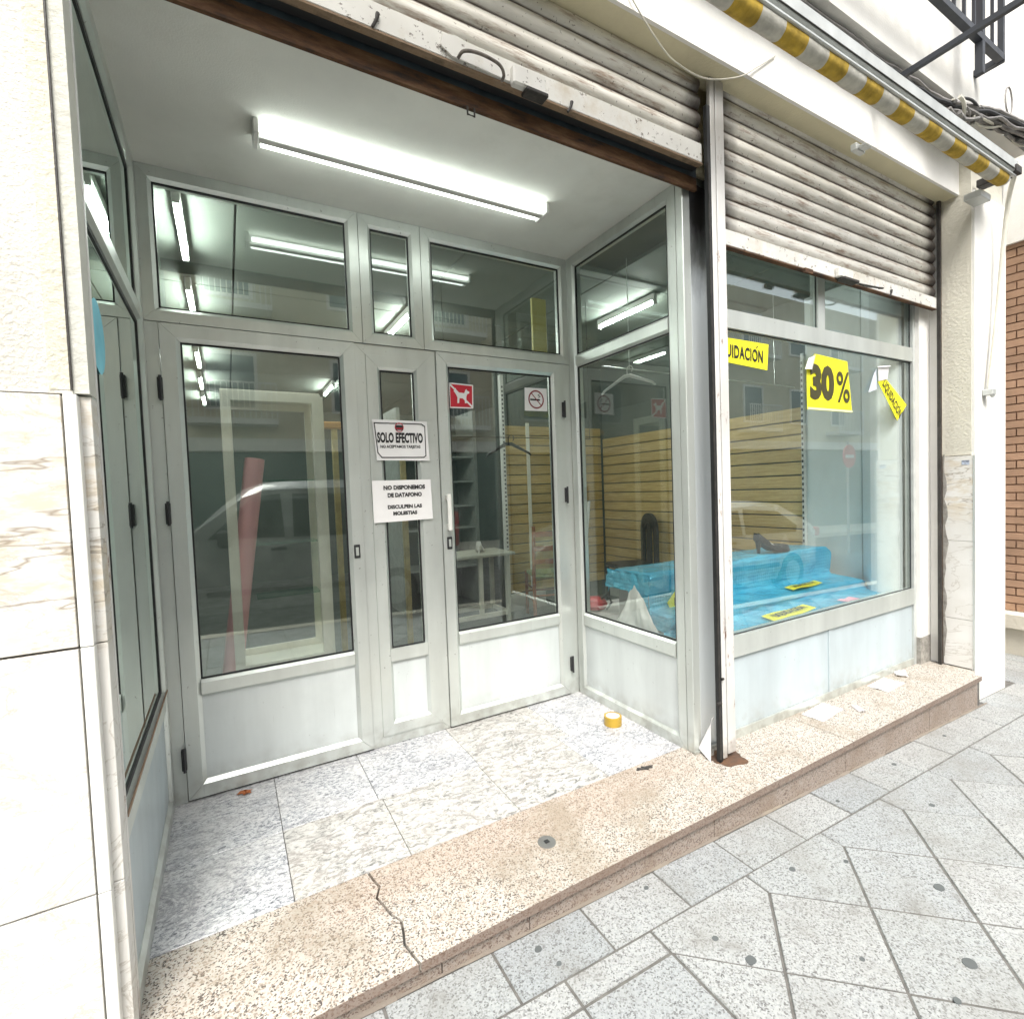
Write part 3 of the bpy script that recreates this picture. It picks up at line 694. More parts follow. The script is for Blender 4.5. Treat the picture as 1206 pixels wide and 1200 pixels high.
# outer frame bays: left, middle, right
def bay(u0, u1, v0, v1, parent, prof=FP, M=MD, name='frame', mat=ALU, back=-.04):
    return part(name, ring(MB(), M, u0, u1, v0, v1, prof, back=back), mat, parent)
part('jamb', slab(MB(), MD, -.999, -.946, Z0, 2.14, -.04, .012), ALU, sf)
part('jamb', slab(MB(), MD, 1.133, 1.199, Z0, 2.14, -.04, .012), ALU, sf)
tp = [(0, .016), (.05, .016), (.062, .004), (.062, -.004)]
def tbay(u0, u1):   # transom bay
    bay(u0, u1, 2.142, 2.785, sf, [(0, .016), (.046, .016), (.060, .004), (.060, -.004)])
    return (u0 + .060, u1 - .060, 2.202, 2.725)
for u0, u1 in ((-.999, -.088), (-.085, .238), (.241, 1.199)):
    g = tbay(u0, u1); pane(MD, *g, sf)
bay(-.1285, .2985, Z0 + .002, 2.139, sf, [(0, .008), (.05, .008), (.052, .014), (.108, .014), (.122, 0), (.122, -.004)])
part('mid_rail', slab(MB(), MD, -.018, .188, .50, .566, -.03, .013), ALU, sf)
part('kick_panel', slab(MB(), MD, -.006, .176, .185, .499, -.02, -.002), PANEL, sf)
pane(MD, -.0065, .1765, .566, 2.015, sf)
def door(u0, u1, hinge_left, label, lbl_handle):
    t = thing('entrance_door', ((u0 + u1) / 2, YD, Z0 + .01), label, 'door', 'pair of aluminium entrance doors')
    v0, v1 = Z0 + .010, 2.137
    part('frame', ring(MB(), MD, u0, u1, v0, v1, [(0, .020), (.056, .020), (.072, .006), (.072, -.004)], gap=.0008), ALU, t)
    part('mid_rail', rail(MD, u0 + .0722, u1 - .0722, .515, .59, .006, .018), ALU, t)
    part('kick_panel', slab(MB(), MD, u0 + .0722, u1 - .0722, v0 + .0722, .5145, -.02, .001), PANEL, t)
    pane(MD, u0 + .0722, u1 - .0722, .5905, v1 - .0722, t)
    hx = u0 - .006 if hinge_left else u1 + .006
    for hz in (.26, 1.33, 1.86):
        h = part('hinge', MB().bbox((hx - .011, YD - .036, hz - .045), (hx + .008, YD - .0125, hz + .045), .002), BLACK, t)
        part('hinge_pin', MB().tube([(hx, YD - .037, hz - .052), (hx, YD - .037, hz + .052)], .006, 8), BLACK, h)
    lx = u1 - .036 if hinge_left else u0 + .034
    lk = part('lock', MB().bbox((lx - .015, YD - .026, 1.062), (lx + .015, YD - .0205, 1.13), .003), BLACK, t)
    part('lock_cylinder', MB().bbox((lx - .007, YD - .029, 1.075), (lx + .007, YD - .0262, 1.117), .001), ALU, lk)
    for sx in ():
        pass
    return t
ld = door(-.9425, -.1315, True, 'left aluminium entrance door, wide glass with white cabinet behind it', '')
rd = door(.3015, 1.129, False, 'right aluminium entrance door with prohibition stickers and pull handle', '')
hd = part('pull_handle', MB().bbox((.318, YD - .062, 1.165), (.342, YD - .050, 1.365), .004), WHITEM, rd)
for hz in (1.185, 1.345):
    part('handle_foot', MB().bbox((.320, YD - .050, hz - .016), (.340, YD - .0205, hz + .016), .003), WHITEM, hd)
part('threshold', slab(MB(), MD, -.999, 1.199, Z0 - .001, Z0 + .009, -.03, .004), DARKM, sf)

# right side glazing (faces -x)
MR = FXm(XR)
rs = thing('side_window', (XR, .5, Z0), 'right side glazing of the recess, two stacked panes over a metal panel', 'window')
def side(M, t, ya, yb, gl, up_mat, panel_mat, seal_w=.007):
    part('frame', ring(MB(), M, ya, yb, Z0, 2.785, [(0, .006), (.048, .006), (.062, -.006), (.062, -.012)], back=-.05), ALU, t)
    part('transom_rail', rail(M, ya + .0622, yb - .0622, 2.115, 2.19, -.008, .004, -.045), ALU, t)
    part('mid_rail', rail(M, ya + .0622, yb - .0622, .50, .586, -.008, .004, -.045), ALU, t)
    part('kick_panel', slab(MB(), M, ya + .0622, yb - .0622, Z0 + .062, .4995, -.03, -.008), panel_mat, t)
    pane(M, ya + .0622, yb - .0622, .5865, 2.1145, t, gl, -.014, gw=min(seal_w, .014)); pane(M, ya + .0622, yb - .0622, 2.1905, 2.723, t, up_mat, -.014, gw=seal_w)
side(MR, rs, .068, .921, GLASS, GLASS, PANEL)
ls = thing('side_window', (XL, .45, Z0), 'left side glazing of the recess, dark mirror-like glass seen edge-on', 'window')
side(FXp(XL), ls, -.132, .921, MIRG, MIRG, BASEP, .02)
part('wood_bead', MB().box((-.9955, -.06, .578), (-.991, .90, .585)), simple('brown_wood_bead', (.30, .20, .13), .6), ls)
# corner post
cp = thing('corner_post', (1.28, .03, Z0), 'aluminium corner post between the recess and the display window', 'post')
part('post_body', MB().bbox((1.195, .025, Z0), (1.245, .067, 2.786), .003), ALU, cp)
def mk_top_shade():  # shade on the upper post, painted into the colour as a ramp by height
    b = NB('aluminium_painted_top_shade'); z = b.sep()[2]
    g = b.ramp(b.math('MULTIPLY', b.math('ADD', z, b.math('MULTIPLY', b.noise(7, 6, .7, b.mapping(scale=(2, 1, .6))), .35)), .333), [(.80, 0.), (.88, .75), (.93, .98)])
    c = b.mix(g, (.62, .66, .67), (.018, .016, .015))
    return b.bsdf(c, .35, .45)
ALU_TOPSHADE = mk_top_shade()
part('post_body', MB().bbox((1.2455, .028, Z0), (1.318, .064, 2.786), .003), ALU_TOPSHADE, cp)
part('post_flute', MB().bbox((1.3185, .034, Z0), (1.368, .064, 2.786), .003), ALU_TOPSHADE, cp)
part('floor_plate', MB().box((1.19, .015, Z0), (1.372, .0275, Z0 + .012)), ALU, cp)

# display window (faces the street) at y = .02
MW = F(.02)
dw = thing('display_window', (2.4, .02, Z0), 'large shop display window with yellow sale posters over white base panels', 'window')
U0, U1 = 1.372, 3.408
part('left_stile', slab(MB(), MW, U0, U0 + .035, Z0, 2.786, -.04, .0), ALU, dw)
part('right_stile', slab(MB(), MW, U1 - .030, U1, Z0, 2.786, -.04, .010), ALUW, dw)
part('sill_rail', slab(MB(), MW, U0 + .0352, U1 - .0302, .485, .592, -.05, .012), ALU, dw)
part('transom_rail', slab(MB(), MW, U0 + .0352, U1 - .0302, 2.135, 2.225, -.04, .008), ALU, dw)
part('top_rail', slab(MB(), MW, U0 + .0352, U1 - .0302, 2.73, 2.786, -.04, .008), ALU, dw)
part('foot_rail', slab(MB(), MW, U0 + .0352, U1 - .0302, Z0, Z0 + .045, -.04, .006), ALU, dw)
part('mullion', slab(MB(), MW, 2.275, 2.345, 2.2252, 2.7298, -.04, .004), ALU, dw)
part('base_panel', slab(MB(), MW, U0 + .036, 2.345, Z0 + .0452, .4848, -.03, -.004), BASEP, dw)
part('base_panel', slab(MB(), MW, 2.385, U1 - .031, Z0 + .0452, .4848, -.03, -.004), BASEP, dw)
part('base_batten', slab(MB(), MW, 2.3455, 2.3845, Z0 + .0452, .4848, -.03, .003), BASEP, dw)
part('glass_pane', slab(MB(), MW, U0 + .036, U1 - .031, .5925, 2.1345, -.016, -.010), GLASS2, dw)
part('rubber_seal', ring(MB(), MW, U0 + .0355, U1 - .0305, .5922, 2.1348, [(0, -.006), (.005, -.006)], back=-.009), GASK, dw)
for a, b in ((U0 + .036, 2.2745), (2.3455, U1 - .031)):
    part('glass_pane', slab(MB(), MW, a, b, 2.226, 2.7295, -.016, -.010), GLASS2, dw)
    part('rubber_seal', ring(MB(), MW, a, b, 2.2255, 2.7298, [(0, -.006), (.005, -.006)], back=-.009), GASK, dw)
# whitewashed board right of the window
jb = thing('jamb_board', (3.48, .02, Z0), 'bluish white jamb board right of the display window, cement patch at its foot', 'board')
part('board', MB().box((3.409, -.012, .25), (3.56, .03, 3.18)), PLAST_W, jb)
part('edge_strip', MB().box((3.5605, -.069, Z0), (3.5655, -.013, 3.178)), PLAST_W, jb)
part('cement_patch', MB().box((3.4095, -.013, Z0), (3.56, .03, .249)), CONC, jb)

# ------------------------------------------------------------------ shutters
def slats(x0, x1, zb, ztop, parent):
    H = .0765; z = zb; base = None
    n = 0
    while z < ztop:
        mb = MB(); k = 7; prof = []
        for i in range(k + 1):
            a = i / k; prof.append((-.052 - .014 * sin(pi * min(1, a * 1.12)) ** .8 if a * 1.12 < 1 else -.052, z + .004 + a * (H - .008)))
        prof.append((-.046, z + H)); prof.append((-.040, z + H)); prof.append((-.040, z)); prof.append((-.046, z))
        mb.sm = True
        m_ = len(prof); vs = [(x0, y, zz) for y, zz in prof] + [(x1, y, zz) for y, zz in prof]
        mb.add(vs, [[i, (i + 1) % m_, m_ + (i + 1) % m_, m_ + i] for i in range(m_)] + [list(range(m_))[::-1], [m_ + i for i in range(m_)]])
        part('slat', mb, SHUT, parent); z += H; n += 1
def hook(parent, x, z, L=.055, tilt=.5):
    mb = MB().tube([(x, -.072, z - L * .4), (x + .012, -.077, z), (x + .018, -.075, z + L * .4)], [.005, .005, .007], 8)
    part('hook', mb, DARKM, parent)
s1 = thing('roller_shutter', (.1, -.05, 2.821), 'raised rusty roller shutter over the recessed entrance', 'roller shutter', 'galvanised roller shutters')
slats(-1.0, 1.222, 2.893, 3.19, s1)
bb = part('bottom_bar', MB().bbox((-1.0, -.070, 2.806), (1.222, -.040, 2.892), .004), BARM, s1)
part('bar_lip', MB().box((-1.0, -.071, 2.799), (1.222, -.045, 2.8055)), mk_rust('dirty_lip', (.28, .20, .13), (.12, .09, .06)), bb)
hook(s1, -.262, 2.83); hook(s1, .475, 2.81, .05)
# handle bracket and lock box, thick with paint
pl = [(-.04, 2.835), (-.03, 2.875), (.02, 2.885), (.12, 2.868), (.2, 2.862), (.225, 2.835), (.22, 2.808), (.1, 2.812), (0, 2.815)]
part('lock_plate', MB().prism(pl, .071, .079, F(0)), BARM, s1)
part('lock_box', MB().bbox((.222, -.105, 2.79), (.36, -.074, 2.855), .006), BARM, s1)
part('lock_tongue', MB().bbox((.27, -.115, 2.775), (.36, -.07, 2.7895), .003), DARKM, s1)
part('grab_handle', MB().tube(smooth([(.02, -.08, 2.812), (.035, -.10, 2.826), (.09, -.108, 2.832), (.160, -.108, 2.824), (.185, -.098, 2.805), (.185, -.08, 2.795)]), .0055, 8), simple('worn_grey_steel', (.16, .14, .12), .5, .4, var=.4, vs=40), s1)
part('inner_channel', MB().box((-1.0, -.044, 2.801), (1.222, -.012, 2.815)), GASK, s1)
s2 = thing('roller_shutter', (2.4, -.05, 2.48), 'half lowered roller shutter over the display window', 'roller shutter', 'galvanised roller shutters')
slats(1.345, 3.512, 2.552, 3.17, s2)
bb = part('bottom_bar', MB().bbox((1.345, -.070, 2.476), (3.512, -.040, 2.551), .004), BARM, s2)
part('bar_lip', MB().box((1.345, -.071, 2.470), (3.512, -.045, 2.4755)), RUST, bb)
part('lock_box', MB().bbox((2.28, -.10, 2.475), (2.42, -.0705, 2.53), .006), BARM, s2)
part('lock_tongue', MB().bbox((2.30, -.115, 2.458), (2.45, -.07, 2.4745), .003), DARKM, s2)
part('lock_plate', MB().prism([(2.47, 2.49), (2.48, 2.53), (2.56, 2.54), (2.66, 2.52), (2.68, 2.49), (2.6, 2.478)], .071, .077, F(0)), BARM, s2)
part('grab_handle', MB().tube(smooth([(2.52, -.08, 2.478), (2.56, -.105, 2.465), (2.65, -.112, 2.466), (2.72, -.108, 2.475), (2.735, -.08, 2.487)]), .0055, 8), DARKM, s2)
part('tab', MB().box((1.98, -.085, 2.452), (2.05, -.071, 2.474)), RUST, s2)
hook(s2, 2.88, 2.485, .05)
li = thing('rusty_lintel_angle', (.1, .0, 2.71), 'rusty steel angle along the front edge of the recess ceiling', 'steel angle')
part('angle_face', MB().box((-1.0, -.004, 2.728), (1.26, .010, 2.786)), RUST, li)
part('angle_top', MB().box((-1.0, -.0035, 2.7865), (1.26, .031, 2.83)), simple('dark_blue_grey_steel', (.035, .05, .06), .5, var=.4, vs=12), li)
mb = MB().tube([(.085, -.008, 2.728), (.085, -.008, 2.70), (.112, -.008, 2.70), (.112, -.008, 2.728)], .004, 6); part('latch_loop', mb, DARKM, li)
gc = thing('shutter_guide', (1.28, -.08, Z0), 'chipped white central guide rail with black slot between the shutters', 'guide rail', 'shutter guide rails')
part('slot_channel', MB().box((1.228, -.092, Z0), (1.250, -.074, 3.05)), GASK, gc)
part('rail_lip', MB().box((1.2262, -.098, Z0 + .02), (1.2325, -.0925, 2.8)), DARKM, gc)
part('rail_face', MB().bbox((1.2505, -.094, Z0 + .015), (1.279, -.074, 3.178), .002), GUIDE, gc)
part('seam', MB().box((1.2795, -.088, Z0 + .03), (1.2835, -.074, 3.178)), DARKM, gc)
part('rail_face', MB().bbox((1.284, -.096, Z0 + .03), (1.338, -.074, 3.178), .002), GUIDE, gc)
part('rail_lip', MB().box((1.3385, -.090, Z0 + .03), (1.343, -.075, 3.178)), RUST, gc)
_ft = MB(); _n = 30
_r = [(.062 + .035 * noise.noise(Vector((cos(2 * pi * k / _n) * 1.6, sin(2 * pi * k / _n) * 1.6, 3)))) for k in range(_n)]
_ft.add([(1.295 + _r[k] * f * 1.25 * cos(2 * pi * k / _n), -.072 + _r[k] * f * .9 * sin(2 * pi * k / _n), Z0 + h) for f, h in ((1.15, .0008), (.9, .003), (.5, .008)) for k in range(_n)],
        [[j * _n + k, j * _n + (k + 1) % _n, (j + 1) * _n + (k + 1) % _n, (j + 1) * _n + k] for j in range(2) for k in range(_n)] + [[2 * _n + k for k in range(_n)]])
part('rusted_foot', _ft, mk_rust('rust_stained_mortar', (.13, .07, .04), (.07, .05, .04)), gc)
part('bolt', MB().lathe((1.236, -.098, .35), [(.007, -.028), (.007, 0)], 8, 'x'), DARKM, gc)
part('bolt', MB().lathe((1.255, -.098, .46), [(.006, -.012), (.006, 0)], 8, 'x'), DARKM, gc)
gr = thing('shutter_guide', (3.53, -.07, Z0), 'black right hand guide rail against the marble reveal', 'guide rail', 'shutter guide rails')
part('rail_face', MB().box((3.514, -.088, Z0), (3.534, -.070, 3.178)), DARKM, gr)
part('rail_lip', MB().box((3.5345, -.084, Z0), (3.5495, -.070, 3.178)), RUST, gr)
gl_ = thing('shutter_guide', (-.99, -.06, Z0), 'pale galvanised left hand guide rail beside the marble pillar', 'guide rail', 'shutter guide rails')
part('rail_face', MB().bbox((-.9935, -.0900, Z0), (-.9905, -.076, 2.80), .001), GUIDE, gl_)

# ------------------------------------------------------------------ awning
aw = thing('awning', (1.2, -.38, 3.1), 'rolled up awning with mustard and grey striped canvas under a metal cassette', 'awning')
ch = part('cassette', MB().prism([(-.415, 3.187), (-.428, 3.20), (-.432, 3.262), (-.415, 3.284), (-.37, 3.288), (-.345, 3.27), (-.34, 3.225), (-.35, 3.215), (-.405, 3.205)], -3.0, 3.62, lambda u, v, w: Vector((w, u, v))), ALUW, aw)
part('cassette_groove', MB().box((-3.0, -.4335, 3.205), (3.62, -.429, 3.208)), DARKM, ch)
part('front_bar', MB().bbox((-3.0, -.426, 3.172), (3.62, -.408, 3.185), .003), ALUW, aw)
x = 3.545; k = 0
while x > -3.0:
    w_ = .15; mb = MB(); mb.sm = True
    def prof(xx, r0=.037):
        return [Vector((xx, -.38 + (r0 + .003 * noise.noise(Vector((xx * 9, a * 2, 0)))) * cos(a), 3.163 + (r0 + .004 * noise.noise(Vector((xx * 7, a, 4)))) * sin(a) * 1.05)) for a in [2 * pi * j / 20 for j in range(20)]]
    n = 4; rings = [prof(x - w_ * i / n) for i in range(n + 1)]
    vs = [q for R_ in rings for q in R_]
    mb.add(vs, [[i * 20 + j, i * 20 + (j + 1) % 20, (i + 1) * 20 + (j + 1) % 20, (i + 1) * 20 + j] for i in range(n) for j in range(20)])
    part('canvas_stripe', mb, AWY if k % 2 == 0 else AWW, aw); x -= w_; k += 1
part('end_cap', MB().lathe((3.55, -.38, 3.163), [(.034, 0), (.034, .02)], 18, 'x'), ALUW, aw)
part('wall_bracket', MB().bbox((2.25, -.20, 3.085), (2.34, -.171, 3.12), .003).bbox((2.265, -.235, 3.09), (2.325, -.20, 3.102), .002), ALUW, aw)
part('wall_bracket', MB().bbox((3.40, -.33, 3.06), (3.55, -.247, 3.10), .003), ALUW, aw)
part('wall_bracket', MB().bbox((3.58, -.44, 3.19), (3.66, -.25, 3.235), .003), DARKM, aw)
ck = thing('awning_crank', (3.9, -.3, 1.85), 'white awning crank rod hanging down against the right pillar', 'crank rod')
part('rod', MB().tube(smooth([(3.69, -.40, 3.23), (3.80, -.34, 3.13), (3.83, -.31, 2.9), (3.80, -.285, 2.4), (3.71, -.275, 1.92)]), .013, 10), CABW, ck)
part('rod_hook', MB().tube([(3.71, -.275, 1.93), (3.70, -.285, 1.90), (3.715, -.29, 1.87), (3.74, -.28, 1.885)], .012, 8), ALUW, ck)
part('holder', MB().bbox((3.68, -.30, 1.875), (3.74, -.247, 1.915), .004), ALUW, ck)

# ------------------------------------------------------------------ cables
def cable(pts, r, mat, label, n=26, amp=.01, seed=0, name='cable', wz=0):
    P_ = []
    for i in range(n + 1):
        t = i / n * (len(pts) - 1); k = min(int(t), len(pts) - 2); f = t - k
        a, b = Vector(pts[k]), Vector(pts[k + 1]); p = a.lerp(b, f)
        p += Vector((0, noise.noise(Vector((i * .45, seed, 0))) * amp, noise.noise(Vector((i * .45, seed, 9))) * amp * 1.3 - wz * sin(pi * f)))
        P_.append(p)
    return MB().tube(P_, r, 7)
cb = thing('cable_bundle', (2, -.2, 3.4), 'bundle of tangled grey and black cables clipped above the awning', 'cables')
for i in range(9):
    z = 3.49 + (i % 3) * .022 + random.uniform(-.006, .006); y = -.205 - (i // 3) * .026
    part('cable', cable([(-3, y, z), (-.5, y, z + .01), (1.2, y, z - .01), (2.4, y, z), (3.0, y - .04, z - .03), (3.5, y - .12, z + .02), (4.2, y - .14, z + .09), (5.185, y - .20, z + .10)], random.choice([.009, .011, .013]), random.choice([CABG, CABB, CABB, CABG]), ''  , 60, .012, i), random.choice([CABG, CABB, CABG]), cb)
tang = [CABG, CABB, CABG, CABW]
for i in range(26):
    x0 = random.uniform(3.0, 4.2); L = random.uniform(.3, .8); ph = random.random() * 6
    P_ = []
    for k in range(17):
        f = k / 16; X = x0 + L * f; zc = 3.47 + max(0, X - 3.1) * .13
        P_.append((X, -.335 + .022 * sin(f * 6 + ph), zc + .035 * sin(f * 5 + ph * 2) + .018 * sin(i * 2.3) ))
    part('cable', MB().tube(P_, random.choice([.005, .007, .010]), 6), tang[i % 4], cb)
# loose loop
part('cable', MB().tube([(3.78 + .055 * sin(a), -.345, 3.73 + .085 * -cos(a)) for a in [k * 2 * pi / 14 for k in range(15)]], .005, 6), CABG, cb)
solo('cable', MB().tube(smooth([(.55, -.176, 3.40), (.70, -.18, 3.22), (.85, -.184, 3.09), (.95, -.186, 3.05), (1.108, -.187, 3.05), (1.317, -.186, 3.13), (1.45, -.180, 3.22), (1.60, -.176, 3.33)], 8), .0028, 7), CABW, 'thin ivory cable sagging across the beam near the central rail', 'cable')

# ------------------------------------------------------------------ lamps
def batten(loc, L, axis, mat, label, group=None, twin=False, zt=0):
    x, y, z = loc
    t = thing('fluorescent_lamp', (x, y, z), label, 'lamp', group)
    def B(a, b, c, d, e, f, r=.003):
        return MB().bbox((x + a, y + c, z + e), (x + b, y + d, z + f), r) if axis == 'x' else MB().bbox((x + c, y + a, z + e), (x + d, y + b, z + f), r)
    part('housing', B(-L / 2, L / 2, -.018, .018, -.05, -.001), WHITEM, t)
    offs = (-.042, .042) if twin else (0,)
    zz = -.034 if twin else -.062
    for s_ in offs:
        p0, p1 = ((x - L / 2 + .02, y + s_, z + zz), (x + L / 2 - .02, y + s_, z + zz)) if axis == 'x' else ((x + s_, y - L / 2 + .02, z + zz), (x + s_, y + L / 2 - .02, z + zz))
        part('tube', MB().tube([p0, p1], .012, 12), mat, t)
    for e in (-1, 1):
        part('end_cap', B(e * L / 2 - .010, e * L / 2 + .010, -.052 if twin else -.016, .052 if twin else .016, -.055 if twin else -.08, -.002), WHITEM, t)
    return t
batten((.088, .50, ZC), 1.30, 'x', TUBE, 'lit twin fluorescent batten on the recess ceiling', twin=True)
# ------------------------------------------------------------------ interior lamps
IL = [(-.858, 1.33, 'nearest lit tube of the row seen top left behind the left door'), (-.872, 2.38, 'second lit tube of the left row inside the shop'),
      (-.90, 3.9, 'third lit tube of the left row inside the shop'), (-.92, 5.0, 'fourth lit tube of the left row inside the shop'), (-.93, 6.1, 'farthest small lit tube of the left row'),
      (.55, 2.33, 'lit tube behind the narrow middle window'), (.476, 5.0, 'distant lit tube above the white cabinet'), (2.11, 1.39, 'lit tube behind the upper right side window')]
for x, y, lb in IL:
    batten((x, y, 2.779), .62, 'y', TUBE_IN, lb, 'short fluorescent tubes inside the shop')
batten((2.9, 5.2, 2.779), .62, 'y', TUBE_IN, 'lit tube hidden deep in the right of the shop', 'short fluorescent tubes inside the shop') if False else None

# ------------------------------------------------------------------ signs on the doors
MS = F(YD - .0215)     # on the frame faces
def sheet_sign(name, label, cat, quad, M, w, mat, bend=0, th=.0006):
    """quad: bl, br, tr, tl in (u, v)"""
    t = thing(name, M(sum(q[0] for q in quad) / 4, min(q[1] for q in quad), w), label, cat)
    bl, br, tr, tl = [Vector(q) for q in quad]
    def fn(a, b):
        p = (bl * (1 - a) + br * a) * (1 - b) + (tl * (1 - a) + tr * a) * b
        return M(p.x, p.y, w + bend * sin(pi * a) * .5 + bend * sin(3 * b + 1) * .3)
    part('sheet', MB().grid(fn, 8, 8), mat, t)
    return t
t = sheet_sign('cash_only_notice', 'bordered white SOLO EFECTIVO notice on the middle frame between the doors', 'notice', [(-.046, 1.552), (.238, 1.548), (.232, 1.757), (-.063, 1.760)], MS, .002, PAPER, .001)
fr = MB(); rp_ = [(-.052, 1.742), (.2, 1.742), (.218, 1.73), (.218, 1.575), (.205, 1.566), (-.02, 1.566), (-.04, 1.59)]
def stroke(mb, pts, wd, M, w, closed=True):
    n = len(pts)
    for i in range(n if closed else n - 1):
        a = Vector(pts[i]); b = Vector(pts[(i + 1) % n]); d = (b - a).normalized(); nn = Vector((-d.y, d.x)) * wd / 2; e = d * wd / 2
        mb.add([M(*(a - e + nn), w), M(*(b + e + nn), w), M(*(b + e - nn), w), M(*(a - e - nn), w)], [(0, 1, 2, 3)])
    return mb
def disc(mb, cx, cy, r0, r1, M, w, n=28):
    vs = [M(cx + r1 * cos(2 * pi * i / n), cy + r1 * sin(2 * pi * i / n), w) for i in range(n)]
    if r0 > 0:
        vs += [M(cx + r0 * cos(2 * pi * i / n), cy + r0 * sin(2 * pi * i / n), w) for i in range(n)]
        mb.add(vs, [[i, (i + 1) % n, n + (i + 1) % n, n + i] for i in range(n)])
    else: mb.add(vs, [list(range(n))])
    return mb
SW = .0042
part('border', stroke(MB(), rp_, .005, MS, SW), INK, t)
mb = disc(MB(), .078, 1.722, .020, .024, MS, SW + .0002); part('ring_logo', mb, REDS, t)
part('card_logo', slab(MB(), MS, .058, .098, 1.708, 1.733, SW, SW + .0004), INK, t)
part('card_stripe', slab(MB(), MS, .062, .094, 1.713, 1.719, SW + .0006, SW + .0008), REDS, t)
part('lettering', text_mb('SOLO EFECTIVO', MS, .082, 1.668, SW, .245, .054, bold=.045), INK, t)
part('lettering', text_mb('NO ACEPTAMOS TARJETAS', MS, .082, 1.620, SW, .215, .020, bold=.035), INK, t)
t = sheet_sign('card_terminal_notice', 'plain white NO DISPONEMOS DE DATAFONO notice below the bordered one', 'notice', [(-.076, 1.232), (.243, 1.236), (.239, 1.448), (-.078, 1.448)], MS, .003, PAPER, .001)
SW = .0055
part('lettering', text_mb('NO DISPONEMOS', MS, .092, 1.410, SW, .225, .023, bold=.05), INK, t)
part('lettering', text_mb('DE DATAFONO', MS, .092, 1.371, SW, .185, .023, bold=.05), INK, t)
part('lettering', text_mb('DISCULPEN LAS', MS, .090, 1.310, SW, .185, .020, bold=.05), INK, t)
part('lettering', text_mb('MOLESTIAS', MS, .090, 1.276, SW, .13, .020, bold=.05), INK, t)
MG = F(YD - (-.004) - .002)
t = sheet_sign('no_dogs_sticker', 'red square sticker with a white dog struck through by a diagonal', 'sticker', [(.376, 1.839), (.523, 1.841), (.528, 1.975), (.378, 1.980)], MG, .002, REDS)
part('border', stroke(MB(), [(.380, 1.843), (.520, 1.845), (.524, 1.972), (.382, 1.976)], .007, MG, .0030), PAPER, t)
dog = [(.405, 1.935), (.418, 1.952), (.424, 1.938), (.437, 1.928), (.470, 1.926), (.478, 1.945), (.485, 1.950), (.488, 1.942), (.502, 1.935), (.500, 1.926), (.488, 1.922), (.482, 1.905), (.482, 1.870), (.472, 1.870), (.470, 1.895), (.440, 1.897), (.436, 1.869), (.425, 1.869), (.427, 1.900), (.420, 1.915)]
mb = MB(); bm = bmesh.new(); f = bm.faces.new([bm.verts.new((p[0], p[1], 0)) for p in dog]); bmesh.ops.triangulate(bm, faces=[f]); bm.verts.ensure_lookup_table(); bm.verts.index_update()
mb.add([MG(v.co.x, v.co.y, .0034) for v in bm.verts], [[v.index for v in f.verts] for f in bm.faces]); bm.free()
part('dog_silhouette', mb, PAPER, t)
part('diagonal_bar', stroke(MB(), [(.388, 1.966), (.515, 1.853)], .010, MG, .0038, False), PAPER, t)
t = sheet_sign('no_smoking_sticker', 'white square sticker with a crossed out cigarette in a dark ring', 'sticker', [(.866, 1.846), (1.029, 1.848), (1.029, 1.986), (.870, 1.983)], MG, .002, PAPER)
cx, cy = .949, 1.916
part('ring', disc(MB(), cx, cy, .047, .056, MG, .0030), MAROON, t)
part('cigarette', stroke(MB(), [(cx - .038, cy - .002), (cx + .022, cy - .002)], .010, MG, .0032, False), INK, t)
part('smoke', stroke(MB(), [(cx + .018, cy + .012), (cx + .030, cy + .02), (cx + .014, cy + .026), (cx + .026, cy + .034)], .004, MG, .0032, False), INK, t)
part('diagonal_bar', stroke(MB(), [(cx - .034, cy + .037), (cx + .036, cy - .036)], .006, MG, .0036, False), MAROON, t)
MLs = FXp(XL - .012)
mb = MB(); vs = [MLs(.08 + .085 * cos(a), 1.83 + .10 * sin(a), .0025) for a in [2 * pi * k / 24 for k in range(24)]]
mb.add(vs, [list(range(24))]); solo('round_sticker', mb, CYAN, 'cyan round sticker on the left side glass', 'sticker')

# posters on the display window (inside face of the glass)
MP = F(.0275)
def poster(name, label, quad, extra, bend=.004, mat=YEL):
    return sheet_sign(name, label, 'poster', quad, MP, 0, mat, bend)
t = poster('sale_poster', 'yellow LIQUIDACIÓN strip partly hidden by the central rail', [(1.43, 1.972), (1.816, 1.955), (1.832, 2.092), (1.44, 2.09)], None, .002)
part('lettering', text_mb('LIQUIDACION', MP, 1.585, 2.020, .0035, .385, .078, rot=-.03, bold=.03, accent=.355, spacing=1.08), INK, t)
t = poster('sale_poster', 'square yellow 30% poster with a curled top left corner', [(2.175, 1.765), (2.645, 1.765), (2.60, 2.070), (2.255, 2.085)], None, .002)
tri = MB().add([MP(2.175, 1.765, .0), MP(2.256, 2.085, .0), MP(2.172, 1.99, .001)], [(0, 1, 2)]); part('sheet_corner', tri, YEL, t)
curl = MB().grid(lambda a, b: MP(2.256 - .10 * a - .02 * b + .0, 2.085 - .10 * b - .04 * a * (1 - b), .003 + .03 * sin(a * 2.4) - .01 * b), 6, 6); part('curled_corner', curl, PAPER, t)
part('lettering', text_mb('30', MP, 2.325, 1.925, .0035, .245, .205, bold=.06), INKG, t)
part('lettering', text_mb('%', MP, 2.545, 1.912, .0035, .145, .185, bold=.012), INKG, t)
part('margin', stroke(MB(), [(2.182, 1.772), (2.638, 1.772)], .012, MP, .0034, False), YELB, t)
t = poster('sale_poster', 'drooping yellow LIQUIDACIÓN strip folded over near the right window edge', [(3.20, 1.735), (3.33, 1.845), (3.06, 2.00), (2.955, 1.975)], None, .002)
